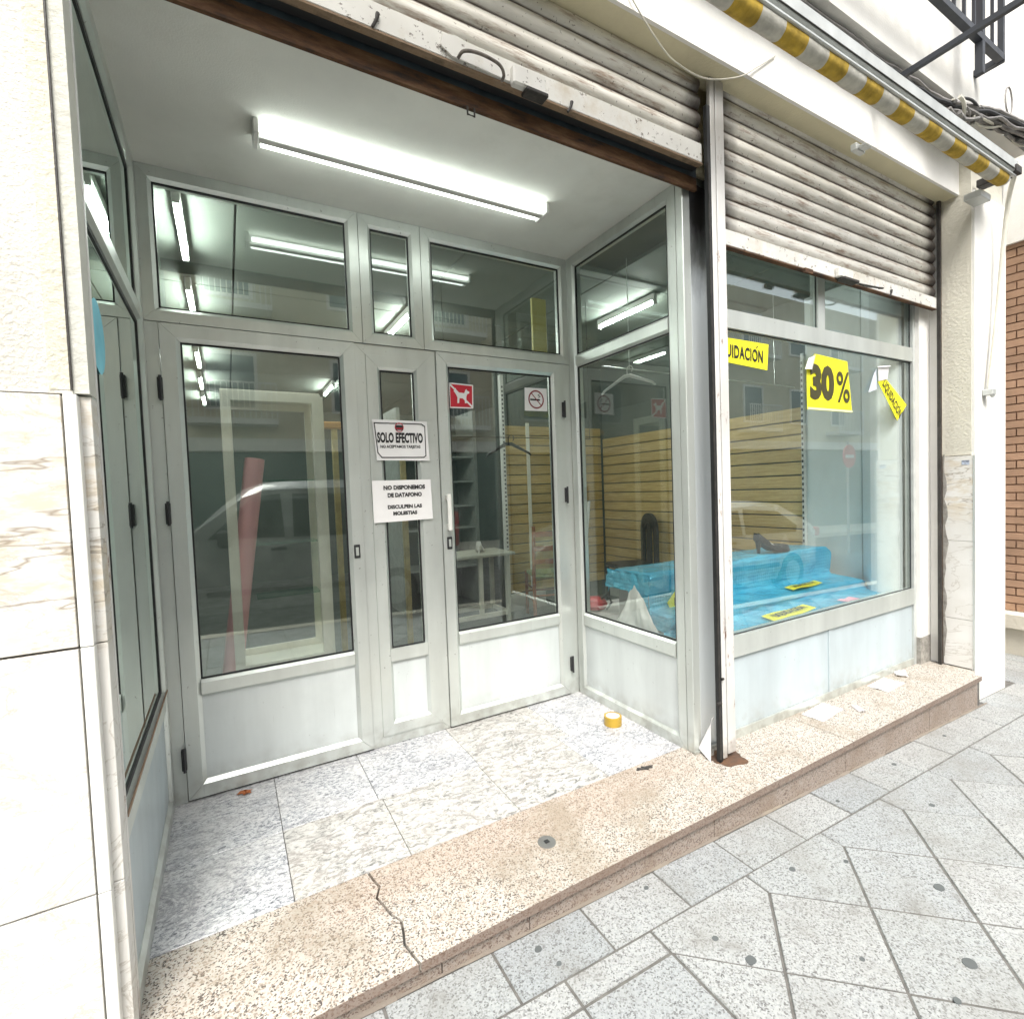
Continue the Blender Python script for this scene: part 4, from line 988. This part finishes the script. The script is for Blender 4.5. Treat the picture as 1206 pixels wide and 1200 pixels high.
part('lettering', text_mb('LIQUIDACION', MP, 3.130, 1.872, .0035, .30, .072, rot=radians(-44), bold=.03, accent=.355, spacing=1.08), INK, t)
part('folded_back', MB().grid(lambda a, b: MP(2.955 + .115 * a - .05 * b * (1 - a) - .0, 1.978 + .02 * a + .085 * sin(b * 2.0), .004 + .018 * b), 6, 6), PAPER, t)
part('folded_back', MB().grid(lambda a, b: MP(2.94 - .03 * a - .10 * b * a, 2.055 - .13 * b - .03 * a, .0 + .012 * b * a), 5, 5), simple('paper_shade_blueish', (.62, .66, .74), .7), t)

# ------------------------------------------------------------------ showcase
pf = thing('display_platform', (2.3, .5, Z0), 'low grey display platform inside the window under the blue sheet', 'platform')
part('platform_top', MB().box((1.262, .075, .47), (3.284, 1.16, .55)), GREYB, pf)
part('platform_front', MB().box((1.27, .08, Z0), (3.305, .10, .469)), GREYB, pf)
part('step_box', MB().box((1.40, .47, .5505), (3.15, .76, .835)), GREYB, pf)
part('step_box', MB().box((1.36, .27, .5505), (3.20, .469, .64)), GREYB, pf)
def prof_pt(t):
    pts = [(.80, .74), (.79, .845), (.76, .858), (.47, .866), (.445, .848), (.452, .70), (.445, .668), (.42, .658), (.27, .650), (.245, .635), (.25, .60), (.22, .575), (.10, .567), (.045, .569)]
    s_ = t * (len(pts) - 1); k = min(int(s_), len(pts) - 2); f = s_ - k
    return Vector((pts[k][0] * (1 - f) + pts[k + 1][0] * f, pts[k][1] * (1 - f) + pts[k + 1][1] * f)), s_
def blue_fn(a, b):
    p, s_ = prof_pt(b)
    xl = 1.345 - (.10 if s_ > 8 else 0) * min(1, (s_ - 8) / 2 if s_ > 8 else 0); xr = 3.185 + max(0, min(1, (s_ - 5) / 2)) * .05 + max(0, min(1, (s_ - 9) / 2)) * .05
    x = xl + (xr - xl) * a
    nz = noise.noise(Vector((x * 5, s_ * 1.2, 0))) * .008 + noise.noise(Vector((x * 17, s_ * 2.4, 5))) * .004
    nf = noise.noise(Vector((x * 8, s_ * 2, 8))) * .010
    z = p.y + nz; y = p.x + nf * (1 if 3 < s_ < 6 or 8.5 < s_ < 11 else .4)
    e = min(a, 1 - a)
    if e < .02: z -= (1 - e / .02) ** 2 * .03 * (1 if s_ < 8 else .3)
    return Vector((x, y, max(z, .556)))
bs = thing('blue_sheet', (2.3, .45, .55), 'glossy blue embossed plastic sheet draped over the stepped display', 'sheet')
part('draped_sheet', MB().grid(blue_fn, 150, 78), BLUE, bs)
def end_fn(a, b):  # left hanging flap
    y = .80 - .36 * a; z = .86 - .11 * b - .10 * b * max(0, (a - .55)) * 4 * .8
    return Vector((1.345 - .018 * b + .012 * noise.noise(Vector((a * 9, b * 5, 2))), y + .01 * noise.noise(Vector((a * 6, b * 3, 6))), z))
part('hanging_flap', MB().grid(end_fn, 30, 10), BLUE, bs)
def fl2(a, b):
    x = 1.36 - .03 * a; y = .47 - .40 * a; z = .66 - .095 * min(1, b * 1.1)
    return Vector((x - .02 * b + .01 * noise.noise(Vector((a * 11, b * 6, 1))), y, z - .06 * a * (1 - b)))
part('hanging_flap', MB().grid(fl2, 24, 8), BLUE, bs)
def cloth_fn(a, b):
    fold = (.008 * sin(a * 9 + b * 3) + .012 * noise.noise(Vector((a * 7, b * 2.5, 7)))) * (.3 + b); sp = .13 + .22 * b ** 1.2
    return Vector((1.300 - .020 * b + fold * .9, .50 + (a - .5) * sp - .02 * b, max(.556, .80 - .07 * abs(a - .62) * (1 - b) * 2 - .245 * b ** .9 + .012 * noise.noise(Vector((a * 6, b * 4, 3))))))
wc = MB().grid(cloth_fn, 40, 20)
solo('white_cloth', wc, CLOTH, 'crumpled white cloth hanging beneath the left end of the blue sheet', 'cloth')
def sticker(label, quad, z, txt, mat=YEL, ink=INKG):
    M = FZ(z); us = [q[0] for q in quad]; vs_ = [q[1] for q in quad]
    t = thing('price_strip', (sum(us) / 4, sum(vs_) / 4, z), label, 'sticker')
    part('sheet', MB().grid(lambda a, b: M(*(Vector(quad[0]) * (1 - a) * (1 - b) + Vector(quad[1]) * a * (1 - b) + Vector(quad[2]) * a * b + Vector(quad[3]) * (1 - a) * b), .004 * sin(a * 7)), 8, 2), mat, t)
    if txt:
        txt = 'LIQUIDACION'
        c = sum((Vector(q) for q in quad), Vector((0, 0))) / 4; d = Vector(quad[1]) - Vector(quad[0])
        part('lettering', text_mb(txt, M, c.x, c.y, .0065, d.length * .74, abs((Vector(quad[3]) - Vector(quad[0])).length) * .5, rot=math.atan2(d.y, d.x), bold=.05, accent=.355), ink, t)
    return t
sticker('yellow LIQUIDACIÓN strip lying on the lowest blue tier', [(1.93, .075), (2.40, .115), (2.42, .210), (1.97, .190)], .583, 'LIQUIDACIÓN')
sticker('yellow LIQUIDACIÓN strip lying on the middle blue tier', [(2.43, .275), (2.78, .285), (2.82, .365), (2.46, .355)], .664, 'LIQUIDACIÓN')
sticker('small pink price tag on the lowest blue tier', [(2.70, .085), (2.84, .09), (2.84, .155), (2.69, .15)], .583, None, PINKT)
MT = F(.437)
t = thing('price_strip', (1.67, .43, .62), 'yellow star-cut strip propped against the upper blue riser', 'sticker')
star = [(1.47, .69), (1.53, .745), (1.60, .735), (1.66, .755), (1.74, .74), (1.84, .735), (1.85, .63), (1.78, .615), (1.70, .64), (1.58, .62), (1.50, .64)]
part('sheet', MB().prism(star, .004, .006, MT), YEL, t)
part('lettering', text_mb('LIQUIDACION', MT, 1.665, .685, .0068, .28, .055, bold=.045), INK, t)
# shoe on the top tier
def shoe(loc, ang, label, body, inner, sc=1.0):
    t = thing('shoe', loc, label, 'shoe', None, ang); sh = MB(); N = 14; rings = []
    for i in range(N + 1):
        s_ = i / N; x = s_ * .24 * sc; hz = (.075 * (1 - s_ / .55) ** 1.3 if s_ < .55 else 0) * sc
        w_ = (.024 + .016 * sin(pi * min(1, s_ * 1.1)) + (.008 if .5 < s_ < .9 else 0)) * sc * (1 if s_ < .93 else .65)
        top = hz + ((.052 - .03 * s_) if s_ < .35 else (.022 + .014 * sin(pi * (s_ - .35) / .65) + .01)) * sc
        if s_ > .96: top = hz + .014 * sc
        rings.append([(x, -w_, hz + .004), (x, -w_ * 1.02, (hz + top) / 2), (x, -w_ * .8, top), (x, -w_ * .55, top - (.004 if s_ < .62 else -.006)), (x, w_ * .55, top - (.004 if s_ < .62 else -.006)), (x, w_ * .8, top), (x, w_ * 1.02, (hz + top) / 2), (x, w_, hz + .004)])
    vs = [p for r in rings for p in r]; fs = [[i * 8 + k, i * 8 + (k + 1) % 8, (i + 1) * 8 + (k + 1) % 8, (i + 1) * 8 + k] for i in range(N) for k in range(8)] + [list(range(8))[::-1], [N * 8 + k for k in range(8)]]
    sh.sm = True; sh.add(vs, fs); part('upper', sh, body, t, local=True)
    part('insole', MB().prism([(.012, -.016), (.13, -.022), (.145, 0), (.13, .022), (.012, .016)], 0, .002, lambda u, v, w: Vector((u * sc, v * sc, (.058 + .075 * (1 - u / .132) ** 1.3 * .9 - .03 * u / .24 * 1.2 - .006) * sc if u < .132 else .036 * sc) ) + Vector((0, 0, w))), inner, t, local=True)
    part('heel', MB().tube([(.016 * sc, 0, .078 * sc), (.012 * sc, 0, .03 * sc), (.016 * sc, 0, 0)], [.02 * sc, .011 * sc, .009 * sc], 8), body, t, local=True)
    return t
shoe((2.46, .545, .869), radians(-12), 'black court shoe with white insole on the top blue tier', BLACK, PAPER, 1.15)
solo('showcase_panel', MB().box((3.295, .291, .551), (3.308, .676, 2.77)), mk_plaster('pale_green_panel_paint', (.74, .79, .77), 60, .15, .3, (.74, .78, .76)), 'pale green side panel of the window display left of the rounded column', 'panel')
# quarter-round column and slatwall upright
cl = MB(); n = 16; pts = [(3.309, .045)] + [(3.28 + .085 * cos(a), .165 + .125 * sin(a)) for a in [radians(-80) - k * radians(110) / n * 1.0 for k in range(n + 1)]] + [(3.309, .29)]
cl.sm = True; cl.prism(pts, .552, 2.77, lambda u, v, w: Vector((u, v, w)))
solo('rounded_column', cl, mk_plaster('pale_column_paint', (.84, .88, .89), 100, .1, .1, (.5, .55, .55)), 'pale rounded column inside the right end of the window', 'column')
sw = thing('slatwall', (3.3, 1.9, .2), 'honey coloured slatwall along the right wall of the shop', 'slatwall', 'slatwalls')
z = .22
while z < 1.86:
    part('slat', MB().bbox((3.286, .70, z), (3.309, 3.09, z + .098), .004), SLAT, sw); z += .108
up = part('upright', MB().box((3.265, .678, .5), (3.3085, .697, 2.35)), WHITEM, sw)
mb = MB(); z = .60
while z < 2.3: mb.box((3.262, .682, z), (3.2649, .693, z + .022)); z += .045
part('upright_slots', mb, BLACK, up)
part('plinth', MB().box((3.27, .70, .06), (3.309, 3.09, .205)), WHITEM, sw)
sw2 = thing('slatwall', (2.6, 3.1, .2), 'honey coloured slatwall across the back wall behind the right door', 'slatwall', 'slatwalls')
z = .24
while z < 2.05:
    part('slat', MB().bbox((1.93, 3.09, z), (3.26, 3.114, z + .098), .004), SLAT, sw2); z += .108
part('upright', MB().box((1.885, 3.06, .2), (1.922, 3.114, 2.6)), WHITEM, sw2)
mb = MB(); z = .30
while z < 2.5: mb.box((1.895, 3.055, z), (1.912, 3.0595, z + .022)); z += .045
part('upright_slots', mb, BLACK, sw2)
part('upright', MB().box((2.20, 3.078, .2), (2.24, 3.0895, 2.1)), CREAMM, sw2)
part('plinth', MB().box((1.88, 3.02, .06), (2.35, 3.07, .235)), WHITEM, sw2)
PALEW2 = simple('shelf_grey_laminate', (.34, .36, .33), .5)
# shelving left of it
sh = thing('glass_shelving', (1.5, 3.9, .06), 'white wall shelving with glass shelves deep behind the right door', 'shelving')
part('back_panel', MB().box((.9, 4.1, .06), (1.84, 4.13, 2.3)), WALLM, sh)
for xx in (.9, 1.80): part('side_upright', MB().box((xx, 3.6, .06), (xx + .04, 4.09, 2.3)), PALEW2, sh)
for zz in (.5, .95, 1.2, 1.48, 1.76, 2.0): part('shelf', MB().box((.945, 3.62, zz), (1.795, 4.09, zz + .016)), PALEW2, sh)
# white table
PALEW = simple('dull_ivory_wood', (.50, .50, .42), .6)
tb = thing('table', (1.45, 2.8, .06), 'white slatted side table seen through the right door', 'table')
part('tabletop', MB().bbox((1.0, 2.55, .745), (1.70, 3.0, .775), .006), PALEW, tb)
for xx in (1.05, 1.62):
    for yy in (2.60, 2.93): part('leg', MB().bbox((xx, yy, .06), (xx + .04, yy + .04, .744), .004), PALEW, tb)
for yy in (2.605, 2.935):
    part('stretcher', MB().box((1.091, yy, .16), (1.619, yy + .03, .20)), CREAMM, tb)
part('stretcher', MB().box((1.055, 2.641, .16), (1.085, 2.929, .20)), CREAMM, tb); part('stretcher', MB().box((1.625, 2.641, .16), (1.655, 2.929, .20)), CREAMM, tb)
part('centre_slat', MB().box((1.33, 2.606, .201), (1.37, 2.634, .744)), CREAMM, tb)
shoe((1.36, 2.66, .776), radians(60), 'small white shoe standing on the white table', PAPER, BLACK, .95)
# wooden chair (ladder back)
def ladder_chair(loc, rz, label):
    t = thing('chair', loc, label, 'chair', None, rz); W_ = .19
    part('seat', MB().bbox((-.19, -.19, .43), (.19, .19, .465), .012), RUSH, t, local=True)
    for sx in (-1, 1):
        part('leg', MB().tube([(sx * W_, -W_, 0), (sx * W_, -W_, .46)], .017, 8), WOODR, t, local=True)
        part('back_post', MB().tube([(sx * W_, W_, 0), (sx * W_, W_, .46), (sx * W_, W_ + .05, .95)], .018, 8), WOODR, t, local=True)
        part('side_rung', MB().tube([(sx * W_, -W_, .2), (sx * W_, W_, .2)], .010, 6).tube([(sx * W_, -W_, .32), (sx * W_, W_, .32)], .010, 6), WOODR, t, local=True)
    part('front_rung', MB().tube([(-W_, -W_, .24), (W_, -W_, .24)], .010, 6), WOODR, t, local=True)
    part('back_rung', MB().tube([(-W_, W_, .26), (W_, W_, .26)], .010, 6), WOODR, t, local=True)
    for z in (.60, .73, .87): part('back_slat', MB().bbox((-W_, W_ + .012 + (z - .46) * .09, z - .025), (W_, W_ + .028 + (z - .46) * .09, z + .025), .004), WOODR, t, local=True)
    return t
ladder_chair((2.12, 2.62, .06), radians(160), 'reddish wooden chair with woven green seat behind the right door')
def round_chair(loc, rz, label):
    t = thing('chair', loc, label, 'chair', None, rz)
    part('seat', MB().bbox((-.21, -.21, .44), (.21, .21, .49), .02), BLACK, t, local=True)
    for sx in (-1, 1):
        for sy in (-1, 1): part('leg', MB().bbox((sx * .19 - .018, sy * .19 - .018, 0), (sx * .19 + .018, sy * .19 + .018, .438), .004), BLACK, t, local=True)
    pts = [(-.17, 0)]; N = 14
    out = [(-.17, .45), (-.17, .80)] + [(-.17 * cos(pi * k / N), .84 + .17 * sin(pi * k / N)) for k in range(1, N)] + [(.17, .80), (.17, .45)]
    inn = [(.115, .45), (.115, .79)] + [(.115 * cos(pi * k / N), .79 + .12 * sin(pi * k / N)) for k in range(1, N)] + [(-.115, .79), (-.115, .45)]
    part('back_frame', MB().prism(out + inn, .20, .235, lambda u, v, w: Vector((u, w, v))), BLACK, t, local=True)
    part('back_splat', MB().box((-.045, .205, .48), (.045, .225, .90)), BLACK, t, local=True)
    return t
round_chair((3.0, 2.35, .06), radians(-108), 'black round-backed chair behind the side window')
# red bag
t = thing('red_bag', (1.40, 1.02, .55), 'round red bag with black trim at the foot of the side window', 'bag')
part('bag_body', MB().lathe((1.40, 1.02, .551), [(.04, .0), (.085, .01), (.098, .035), (.085, .06), (.05, .078), (.012, .082)], 22), REDM, t)
part('bag_handle', MB().tube([(1.44, .93, .56), (1.46, .90, .61), (1.45, .93, .66), (1.43, .97, .62)], .008, 6), BLACK, t)
# white cabinet + pink roll
cbn = thing('glass_cabinet', (-.48, 1.6, .06), 'cream framed glass display cabinet behind the left door', 'cabinet')
part('front_frame', ring(MB(), F(1.5), -.735, -.215, .40, 1.975, [(0, .02), (.05, .02), (.052, .006)], back=-.01), CREAMM, cbn)
part('side_frame', ring(MB(), FXm(-.216), 1.512, 1.86, .40, 1.97, [(0, 0), (.045, 0)], back=-.02), CREAMM, cbn)
part('back_frame', ring(MB(), F(1.87), -.735, -.215, .40, 1.975, [(0, 0), (.04, 0)], back=-.02), CREAMM, cbn)
part('cabinet_top', MB().box((-.735, 1.512, 1.976), (-.215, 1.889, 1.99)), CREAMM, cbn)
part('cabinet_base', MB().box((-.735, 1.48, .06), (-.215, 1.889, .399)), CREAMM, cbn)
for zz in (.78, 1.10, 1.48): part('shelf', MB().box((-.60, 1.66, zz), (-.24, 1.85, zz + .008)), SHELFG, cbn)
solo('pink_roll', MB().tube([(-.80, 1.535, .065), (-.575, 1.60, 1.61)], .052, 20), PINK, 'tall pink paper roll leaning inside the white cabinet frame', 'roll')
# wooden stand & pole
t = thing('clothes_stand', (.0, 2.3, .06), 'pale wooden clothes stand right of the cabinet', 'stand')
part('post', MB().bbox((-.03, 2.18, .06), (.01, 2.22, 1.87), .004), WOODY, t); part('post', MB().bbox((.48, 2.18, .06), (.52, 2.22, 1.87), .004), WOODY, t)
part('cross_bar', MB().bbox((-.10, 2.16, 1.871), (.56, 2.24, 1.92), .006), simple('orange_wood_bar', (.50, .26, .08), .5), t)
solo('yellow_board', MB().bbox((1.08, 1.15, 2.18), (1.19, 1.17, 2.62), .002), simple('yellow_card_board', (.62, .55, .20), .6), 'narrow yellow board behind the right transom window', 'board')
solo('broomstick', MB().tube([(1.75, 1.65, .06), (1.98, 1.75, 1.25)], .012, 8), WHITEM, 'thin white stick leaning behind the side window', 'stick')
# hangers
def hanger(c, w, rz, mat, label, h=.09):
    t = thing('coat_hanger', c, label, 'hanger', None, rz)
    part('arms', MB().tube([(-w, 0, -h), (-w * .9, 0, -h * .8), (-.02, 0, -.005), (.02, 0, -.005), (w * .9, 0, -h * .8), (w, 0, -h)], [.006, .008, .012, .012, .008, .006], 8), mat, t, local=True)
    part('hook', MB().tube([(0, 0, 0), (0, 0, .03)] + [(.02 - .02 * cos(a), 0, .035 + .02 * sin(a)) for a in [k * pi / 6 for k in range(9)]], .003, 6), mat, t, local=True)
    return t
hanger((1.02, 1.42, 1.70), .16, radians(-20), BLACK, 'black coat hanger hanging behind the right door')
hanger((1.50, .74, 2.06), .19, radians(-75), WHITEM, 'white coat hanger hanging behind the side window')
solo('wire_rail', MB().tube([(1.30, .74, 2.10), (3.26, .74, 2.10)], .004, 6).tube([(1.52, .74, 2.10), (1.52, .74, 2.779)], .002, 5).tube([(3.0, .74, 2.10), (3.0, .74, 2.779)], .002, 5), ALU, 'thin metal hanging rail above the stepped display', 'rail')
solo('wire_rail', MB().tube([(.55, 1.42, 1.74), (1.75, 1.42, 1.74)], .003, 6).tube([(.56, 1.42, 1.74), (.56, 1.42, 2.779)], .002, 5).tube([(1.74, 1.42, 1.74), (1.74, 1.42, 2.779)], .002, 5), GASK, 'thin dark hanging wire behind the right door', 'rail')

# ------------------------------------------------------------------ small things on the floor
t = thing('tape_roll', (1.078, .477, Z0), 'amber roll of packing tape lying on the grey marble', 'tape')
n = 32; R1, R0, hh = .048, .037, .048
def annul(r0, r1, h0, h1, c=(1.078, .477, Z0)):
    mb = MB(); mb.sm = True; vs = []
    for r, h in ((r0, h0), (r1, h0), (r1, h1), (r0, h1)):
        vs += [(c[0] + r * cos(2 * pi * k / n), c[1] + r * sin(2 * pi * k / n), c[2] + h) for k in range(n)]
    return mb.add(vs, [[j * n + k, j * n + (k + 1) % n, ((j + 1) % 4) * n + (k + 1) % n, ((j + 1) % 4) * n + k] for j in range(4) for k in range(n)])
part('tape', annul(.0375, .048, 0, .048), TAPE, t); part('core', annul(.0345, .0373, .001, .047), PAPER, t)
lf = [(-.76, .865), (-.745, .882), (-.728, .878), (-.722, .892), (-.71, .876), (-.692, .872), (-.706, .86), (-.70, .848), (-.72, .852), (-.73, .842), (-.738, .855)]
mb = MB(); cxx, cyy = -.727, .866
vs = [(cxx, cyy, Z0 + .002)] + [(p[0], p[1], Z0 + .004 + .008 * random.random()) for p in lf]
mb.add(vs, [[0, 1 + i, 1 + (i + 1) % len(lf)] for i in range(len(lf))]); solo('dry_leaf', mb, LEAFM, 'small dry brown leaf on the marble near the left door', 'leaf')
def litter(x0, y0, x1, y1, rz, label, wig=.004, mat=PAPER):
    cx, cy = (x0 + x1) / 2, (y0 + y1) / 2; w_, h_ = abs(x1 - x0), abs(y1 - y0); sd_ = random.random() * 9
    def fn(a, b):
        u, v = (a - .5) * w_, (b - .5) * h_
        return Vector((cx + u * cos(rz) - v * sin(rz), cy + u * sin(rz) + v * cos(rz), Z0 + .0025 + wig * abs(noise.noise(Vector((a * 3, b * 3, sd_)))) * 2))
    return solo('paper_scrap', MB().grid(fn, 8, 8), mat, label, 'paper')
litter(2.02, -.11, 2.26, .0, .1, 'torn white paper on the step below the base panels')
litter(2.72, -.115, 2.95, .0, .05, 'flat white sheet on the step near its right end')
litter(3.05, -.06, 3.13, 0, .6, 'crumpled white scrap in the corner by the right rail', .02)
litter(2.30, -.16, 2.38, -.12, .9, 'tiny grey scrap of litter on the granite step', .008, GREYB)
pb = MB().grid(lambda a, b: Vector((1.195 + .075 * b + .03 * (1 - b) * a, -.012 - .02 * b * a + .04 * a * (1 - b) - .055 * (1 - b) * (1 - a), Z0 + .002 + .17 * b + .02 * a)), 8, 10)
solo('paper_scrap', pb, PAPER, 'white paper leaning against the foot of the corner post', 'paper')
tg = MB()
for k in range(5): tg.tube([(.86 + k * .012, .07 + .01 * (k % 2), Z0 + .004), (.90 + k * .012, .045 + .012 * ((k + 1) % 2), Z0 + .006)], .003, 5)
solo('twig_litter', tg, DARKM, 'few brown dry twigs on the granite in front of the marble', 'twigs')

# ------------------------------------------------------------------ street behind the camera
def car(name, x0, L, H, Wd, yc, label, cat, paint, kind):
    g0 = gz(x0 + L / 2) - .16
    t = thing(name, (x0 + L / 2, yc, g0), label, cat); t.rotation_euler = (0, math.atan(.033), 0)
    if kind == 'van':
        sil = [(0, .45, .62), (.03, .62, .80), (.10, .85, .92), (.25, .92, .97), (.95, 1.04, 1.06), (1.15, 1.06, 1.22), (1.62, 1.06, 1.66), (1.85, 1.06, 1.76), (2.6, 1.06, 1.80), (3.6, 1.06, 1.80), (4.15, 1.06, 1.74), (4.28, 1.04, 1.50), (4.36, .98, 1.05), (4.4, .6, .7)]
        sc = L / 4.4; hz = H / 1.80
    else:
        sil = [(0, .45, .55), (.04, .60, .68), (.15, .72, .76), (.9, .86, .88), (1.1, .90, .94), (1.75, .92, 1.32), (2.0, .92, 1.42), (2.6, .92, 1.46), (3.3, .92, 1.40), (3.9, .92, 1.10), (4.05, .90, .97), (4.2, .80, .85), (4.25, .5, .6)]
        sc = L / 4.25; hz = H / 1.46
    body = MB(); body.sm = True; rings = []
    for (x, zb, zt) in sil:
        x = x * sc - L / 2; zb *= hz; zt *= hz; w0 = Wd / 2 * (1 - .22 * max(0, 1 - (x + L / 2) / .5) ** 2 - .16 * max(0, 1 - (L / 2 - x) / .4) ** 2)
        gh = zt - zb; wt = w0 - min(.5, gh * .22); b0 = .22
        r = [(x, -w0 * .92, b0), (x, -w0, .38), (x, -w0 * 1.0, zb * .75), (x, -w0 * .97, zb), (x, -wt - (.02 if gh > .3 else 0), zb + gh * .86), (x, -wt * .86, zt), (x, 0, zt + .015)]
        r += [(p[0], -p[1], p[2]) for p in r[-2::-1]]; rings.append(r)
    m_ = len(rings[0]); vs = [p for r in rings for p in r]
    body.add(vs, [[i * m_ + k, i * m_ + (k + 1) % m_, (i + 1) * m_ + (k + 1) % m_, (i + 1) * m_ + k] for i in range(len(rings) - 1) for k in range(m_)] + [list(range(m_))[::-1], [(len(rings) - 1) * m_ + k for k in range(m_)]])
    part('body', body, paint, t, local=True)
    w0 = Wd / 2
    def win(poly, sgn, nm='side_window'):
        pts = []
        for (x, z) in poly:
            x = x * sc - L / 2; z *= hz; zb = (1.06 if kind == 'van' else .92) * hz
            zt = (1.78 if kind == 'van' else 1.42) * hz; gh = zt - zb; wt = w0 - min(.5, gh * .22)
            f = max(0, (z - zb) / (gh * .86)); yv = (w0 * .97) * (1 - f) + (wt + .02) * f + .012
            pts.append(Vector((x, sgn * yv, z)))
        n_ = len(pts); q = pts + [p - Vector((0, sgn * .03, 0)) for p in pts]
        part(nm, MB().add(q, [list(range(n_)), list(range(2 * n_ - 1, n_ - 1, -1))] + [[i, (i + 1) % n_, n_ + (i + 1) % n_, n_ + i] for i in range(n_)]), CARGL, t, local=True)
    for s_ in (-1, 1):
        if kind == 'van':
            win([(1.25, 1.09), (1.36, 1.20), (1.72, 1.58), (2.02, 1.62), (2.06, 1.09)], s_); win([(2.16, 1.09), (2.16, 1.62), (3.02, 1.62), (3.06, 1.58), (3.06, 1.14), (3.0, 1.09)], s_)
        else:
            win([(1.25, .95), (1.8, 1.27), (2.2, 1.32), (2.24, .95)], s_); win([(2.32, .95), (2.32, 1.33), (3.1, 1.29), (3.55, 1.05), (3.5, .95)], s_)
        for wx in (.82, 3.42 if kind == 'van' else 3.38):
            X = wx * sc - L / 2; wh = part('wheel', MB().lathe((X, s_ * (w0 - .09), .315), [(.20, -.10), (.30, -.10), (.315, -.07), (.315, .07), (.30, .10), (.20, .10)], 26, 'y'), TYRE, t, local=True)
            part('rim', MB().lathe((X, s_ * (w0 - .005), .315), [(.19, -.02), (.19, .015), (.06, .025), (.02, .025)], 20, 'y'), HUBM, wh, local=True)
        part('headlight', MB().bbox((-L / 2 + .08, s_ * (w0 - .38) - .14, .62 * hz), (-L / 2 + .30, s_ * (w0 - .38) + .14, .80 * hz), .03), LAMPW, t, local=True)
        part('tail_lamp', MB().bbox((L / 2 - .16, s_ * (w0 - .15) - .07, .85 * hz), (L / 2 - .02, s_ * (w0 - .15) + .08, 1.35 * hz if kind == 'van' else 1.0), .02), LAMPR, t, local=True)
        part('wing_mirror', MB().bbox((1.35 * sc - L / 2, s_ * (w0 + .10) - .09, 1.0 * hz), (1.50 * sc - L / 2, s_ * (w0 + .10) + .09, 1.2 * hz), .03), BLACK if kind == 'van' else paint, t, local=True)
        part('door_handle', MB().bbox((1.9 * sc - L / 2, s_ * (w0 * .985) - .02, .93 * hz if kind == 'van' else .82), (2.08 * sc - L / 2, s_ * (w0 * .985) + .02, .97 * hz if kind == 'van' else .86), .008), BLACK, t, local=True)
    a, b = ((1.18, 1.09), (1.66, 1.62)) if kind == 'van' else ((1.15, .97), (1.76, 1.31))
    part('windscreen', MB().add([(a[0] * sc - L / 2 - .02, -w0 * .84, a[1] * hz + .03), (a[0] * sc - L / 2 - .02, w0 * .84, a[1] * hz + .03), (b[0] * sc - L / 2 - .03, w0 * .70, b[1] * hz + .03), (b[0] * sc - L / 2 - .03, -w0 * .70, b[1] * hz + .03)], [(0, 1, 2, 3)]), CARGL, t, local=True)
    part('bumper', MB().bbox((-L / 2 - .04, -w0 * .72, .28), (-L / 2 + .10, w0 * .72, .50), .04), BLACK if kind == 'van' else paint, t, local=True)
    part('side_strip', MB().bbox((-L * .22, -w0 - .012, .42), (L * .22, -w0 + .01, .49), .006), BLACK, t, local=True)
    part('side_strip', MB().bbox((-L * .22, w0 - .01, .42), (L * .22, w0 + .012, .49), .006), BLACK, t, local=True)
    return t
car('parked_van', -2.25, 4.45, 1.80, 1.75, -3.95, 'light silver van parked at the kerb, reflected in the doors', 'van', CARW, 'van')
car('parked_car', 3.6, 4.5, 1.46, 1.72, -3.95, 'white hatchback parked behind the van, reflected in the display window', 'car', CARG, 'car')
ob_ = thing('opposite_building', (5, -12, -.3), 'beige apartment block across the street, visible only in reflections', 'building')
part('wall', MB().box((-18, -16, -1.2), (30, -11.2, 9.0)), OPPW, ob_)
part('shopfront', MB().box((-18, -11.19, -1.2), (30, -11.1, 2.6)), OPPT, ob_)
part('cornice', MB().box((-18, -11.19, 2.62), (30, -10.95, 2.95)), PLAST_W, ob_)
for fl in range(2):
    zb = 3.9 + fl * 2.9
    for k in range(13):
        xx = -13.5 + k * 3.1
        w_ = part('window', ring(MB(), lambda u, v, w: Vector((u, -11.2 + w, v)), xx, xx + 1.25, zb - .2, zb + 1.3, [(0, .05), (.08, .05)], back=.0), PLAST_W, ob_)
        part('pane', MB().box((xx + .08, -11.199, zb - .12), (xx + 1.17, -11.18, zb + 1.22)), OPPG, w_)
        if k % 2 == 0:
            b_ = part('balcony', MB().box((xx - .4, -11.19, zb - .62), (xx + 1.65, -10.6, zb - .48)), PLAST_W, ob_)
            mb = MB(); 
            for j in range(17): mb.box((xx - .38 + j * .125, -10.63, zb - .479), (xx - .355 + j * .125, -10.605, zb + .40))
            mb.box((xx - .4, -10.64, zb + .401), (xx + 1.65, -10.60, zb + .44)); part('balcony_rail', mb, WHITEM, b_)
ne = thing('no_entry_sign', (13.6, -5.45, -.6), 'round red no entry sign on a grey pole across the road', 'road sign')
part('pole', MB().tube([(13.6, -5.45, gz(13.6) - .16), (13.6, -5.45, 2.3)], .03, 10), HUBM, ne)
part('sign_disc', MB().lathe((13.6, -5.41, 1.9), [(.30, -.01), (.30, .01)], 30, 'y'), REDS, ne)
part('white_bar', MB().box((13.4, -5.398, 1.86), (13.8, -5.393, 1.94)), PAPER, ne)
lbw = thing('left_neighbour_building', (-8, 2, -.1), 'plain cream wall of the building left of the shop', 'building')
part('wall', MB().box((-16, -.2, -.5), (-3.61, 4, 11)), PLAST_W, lbw)
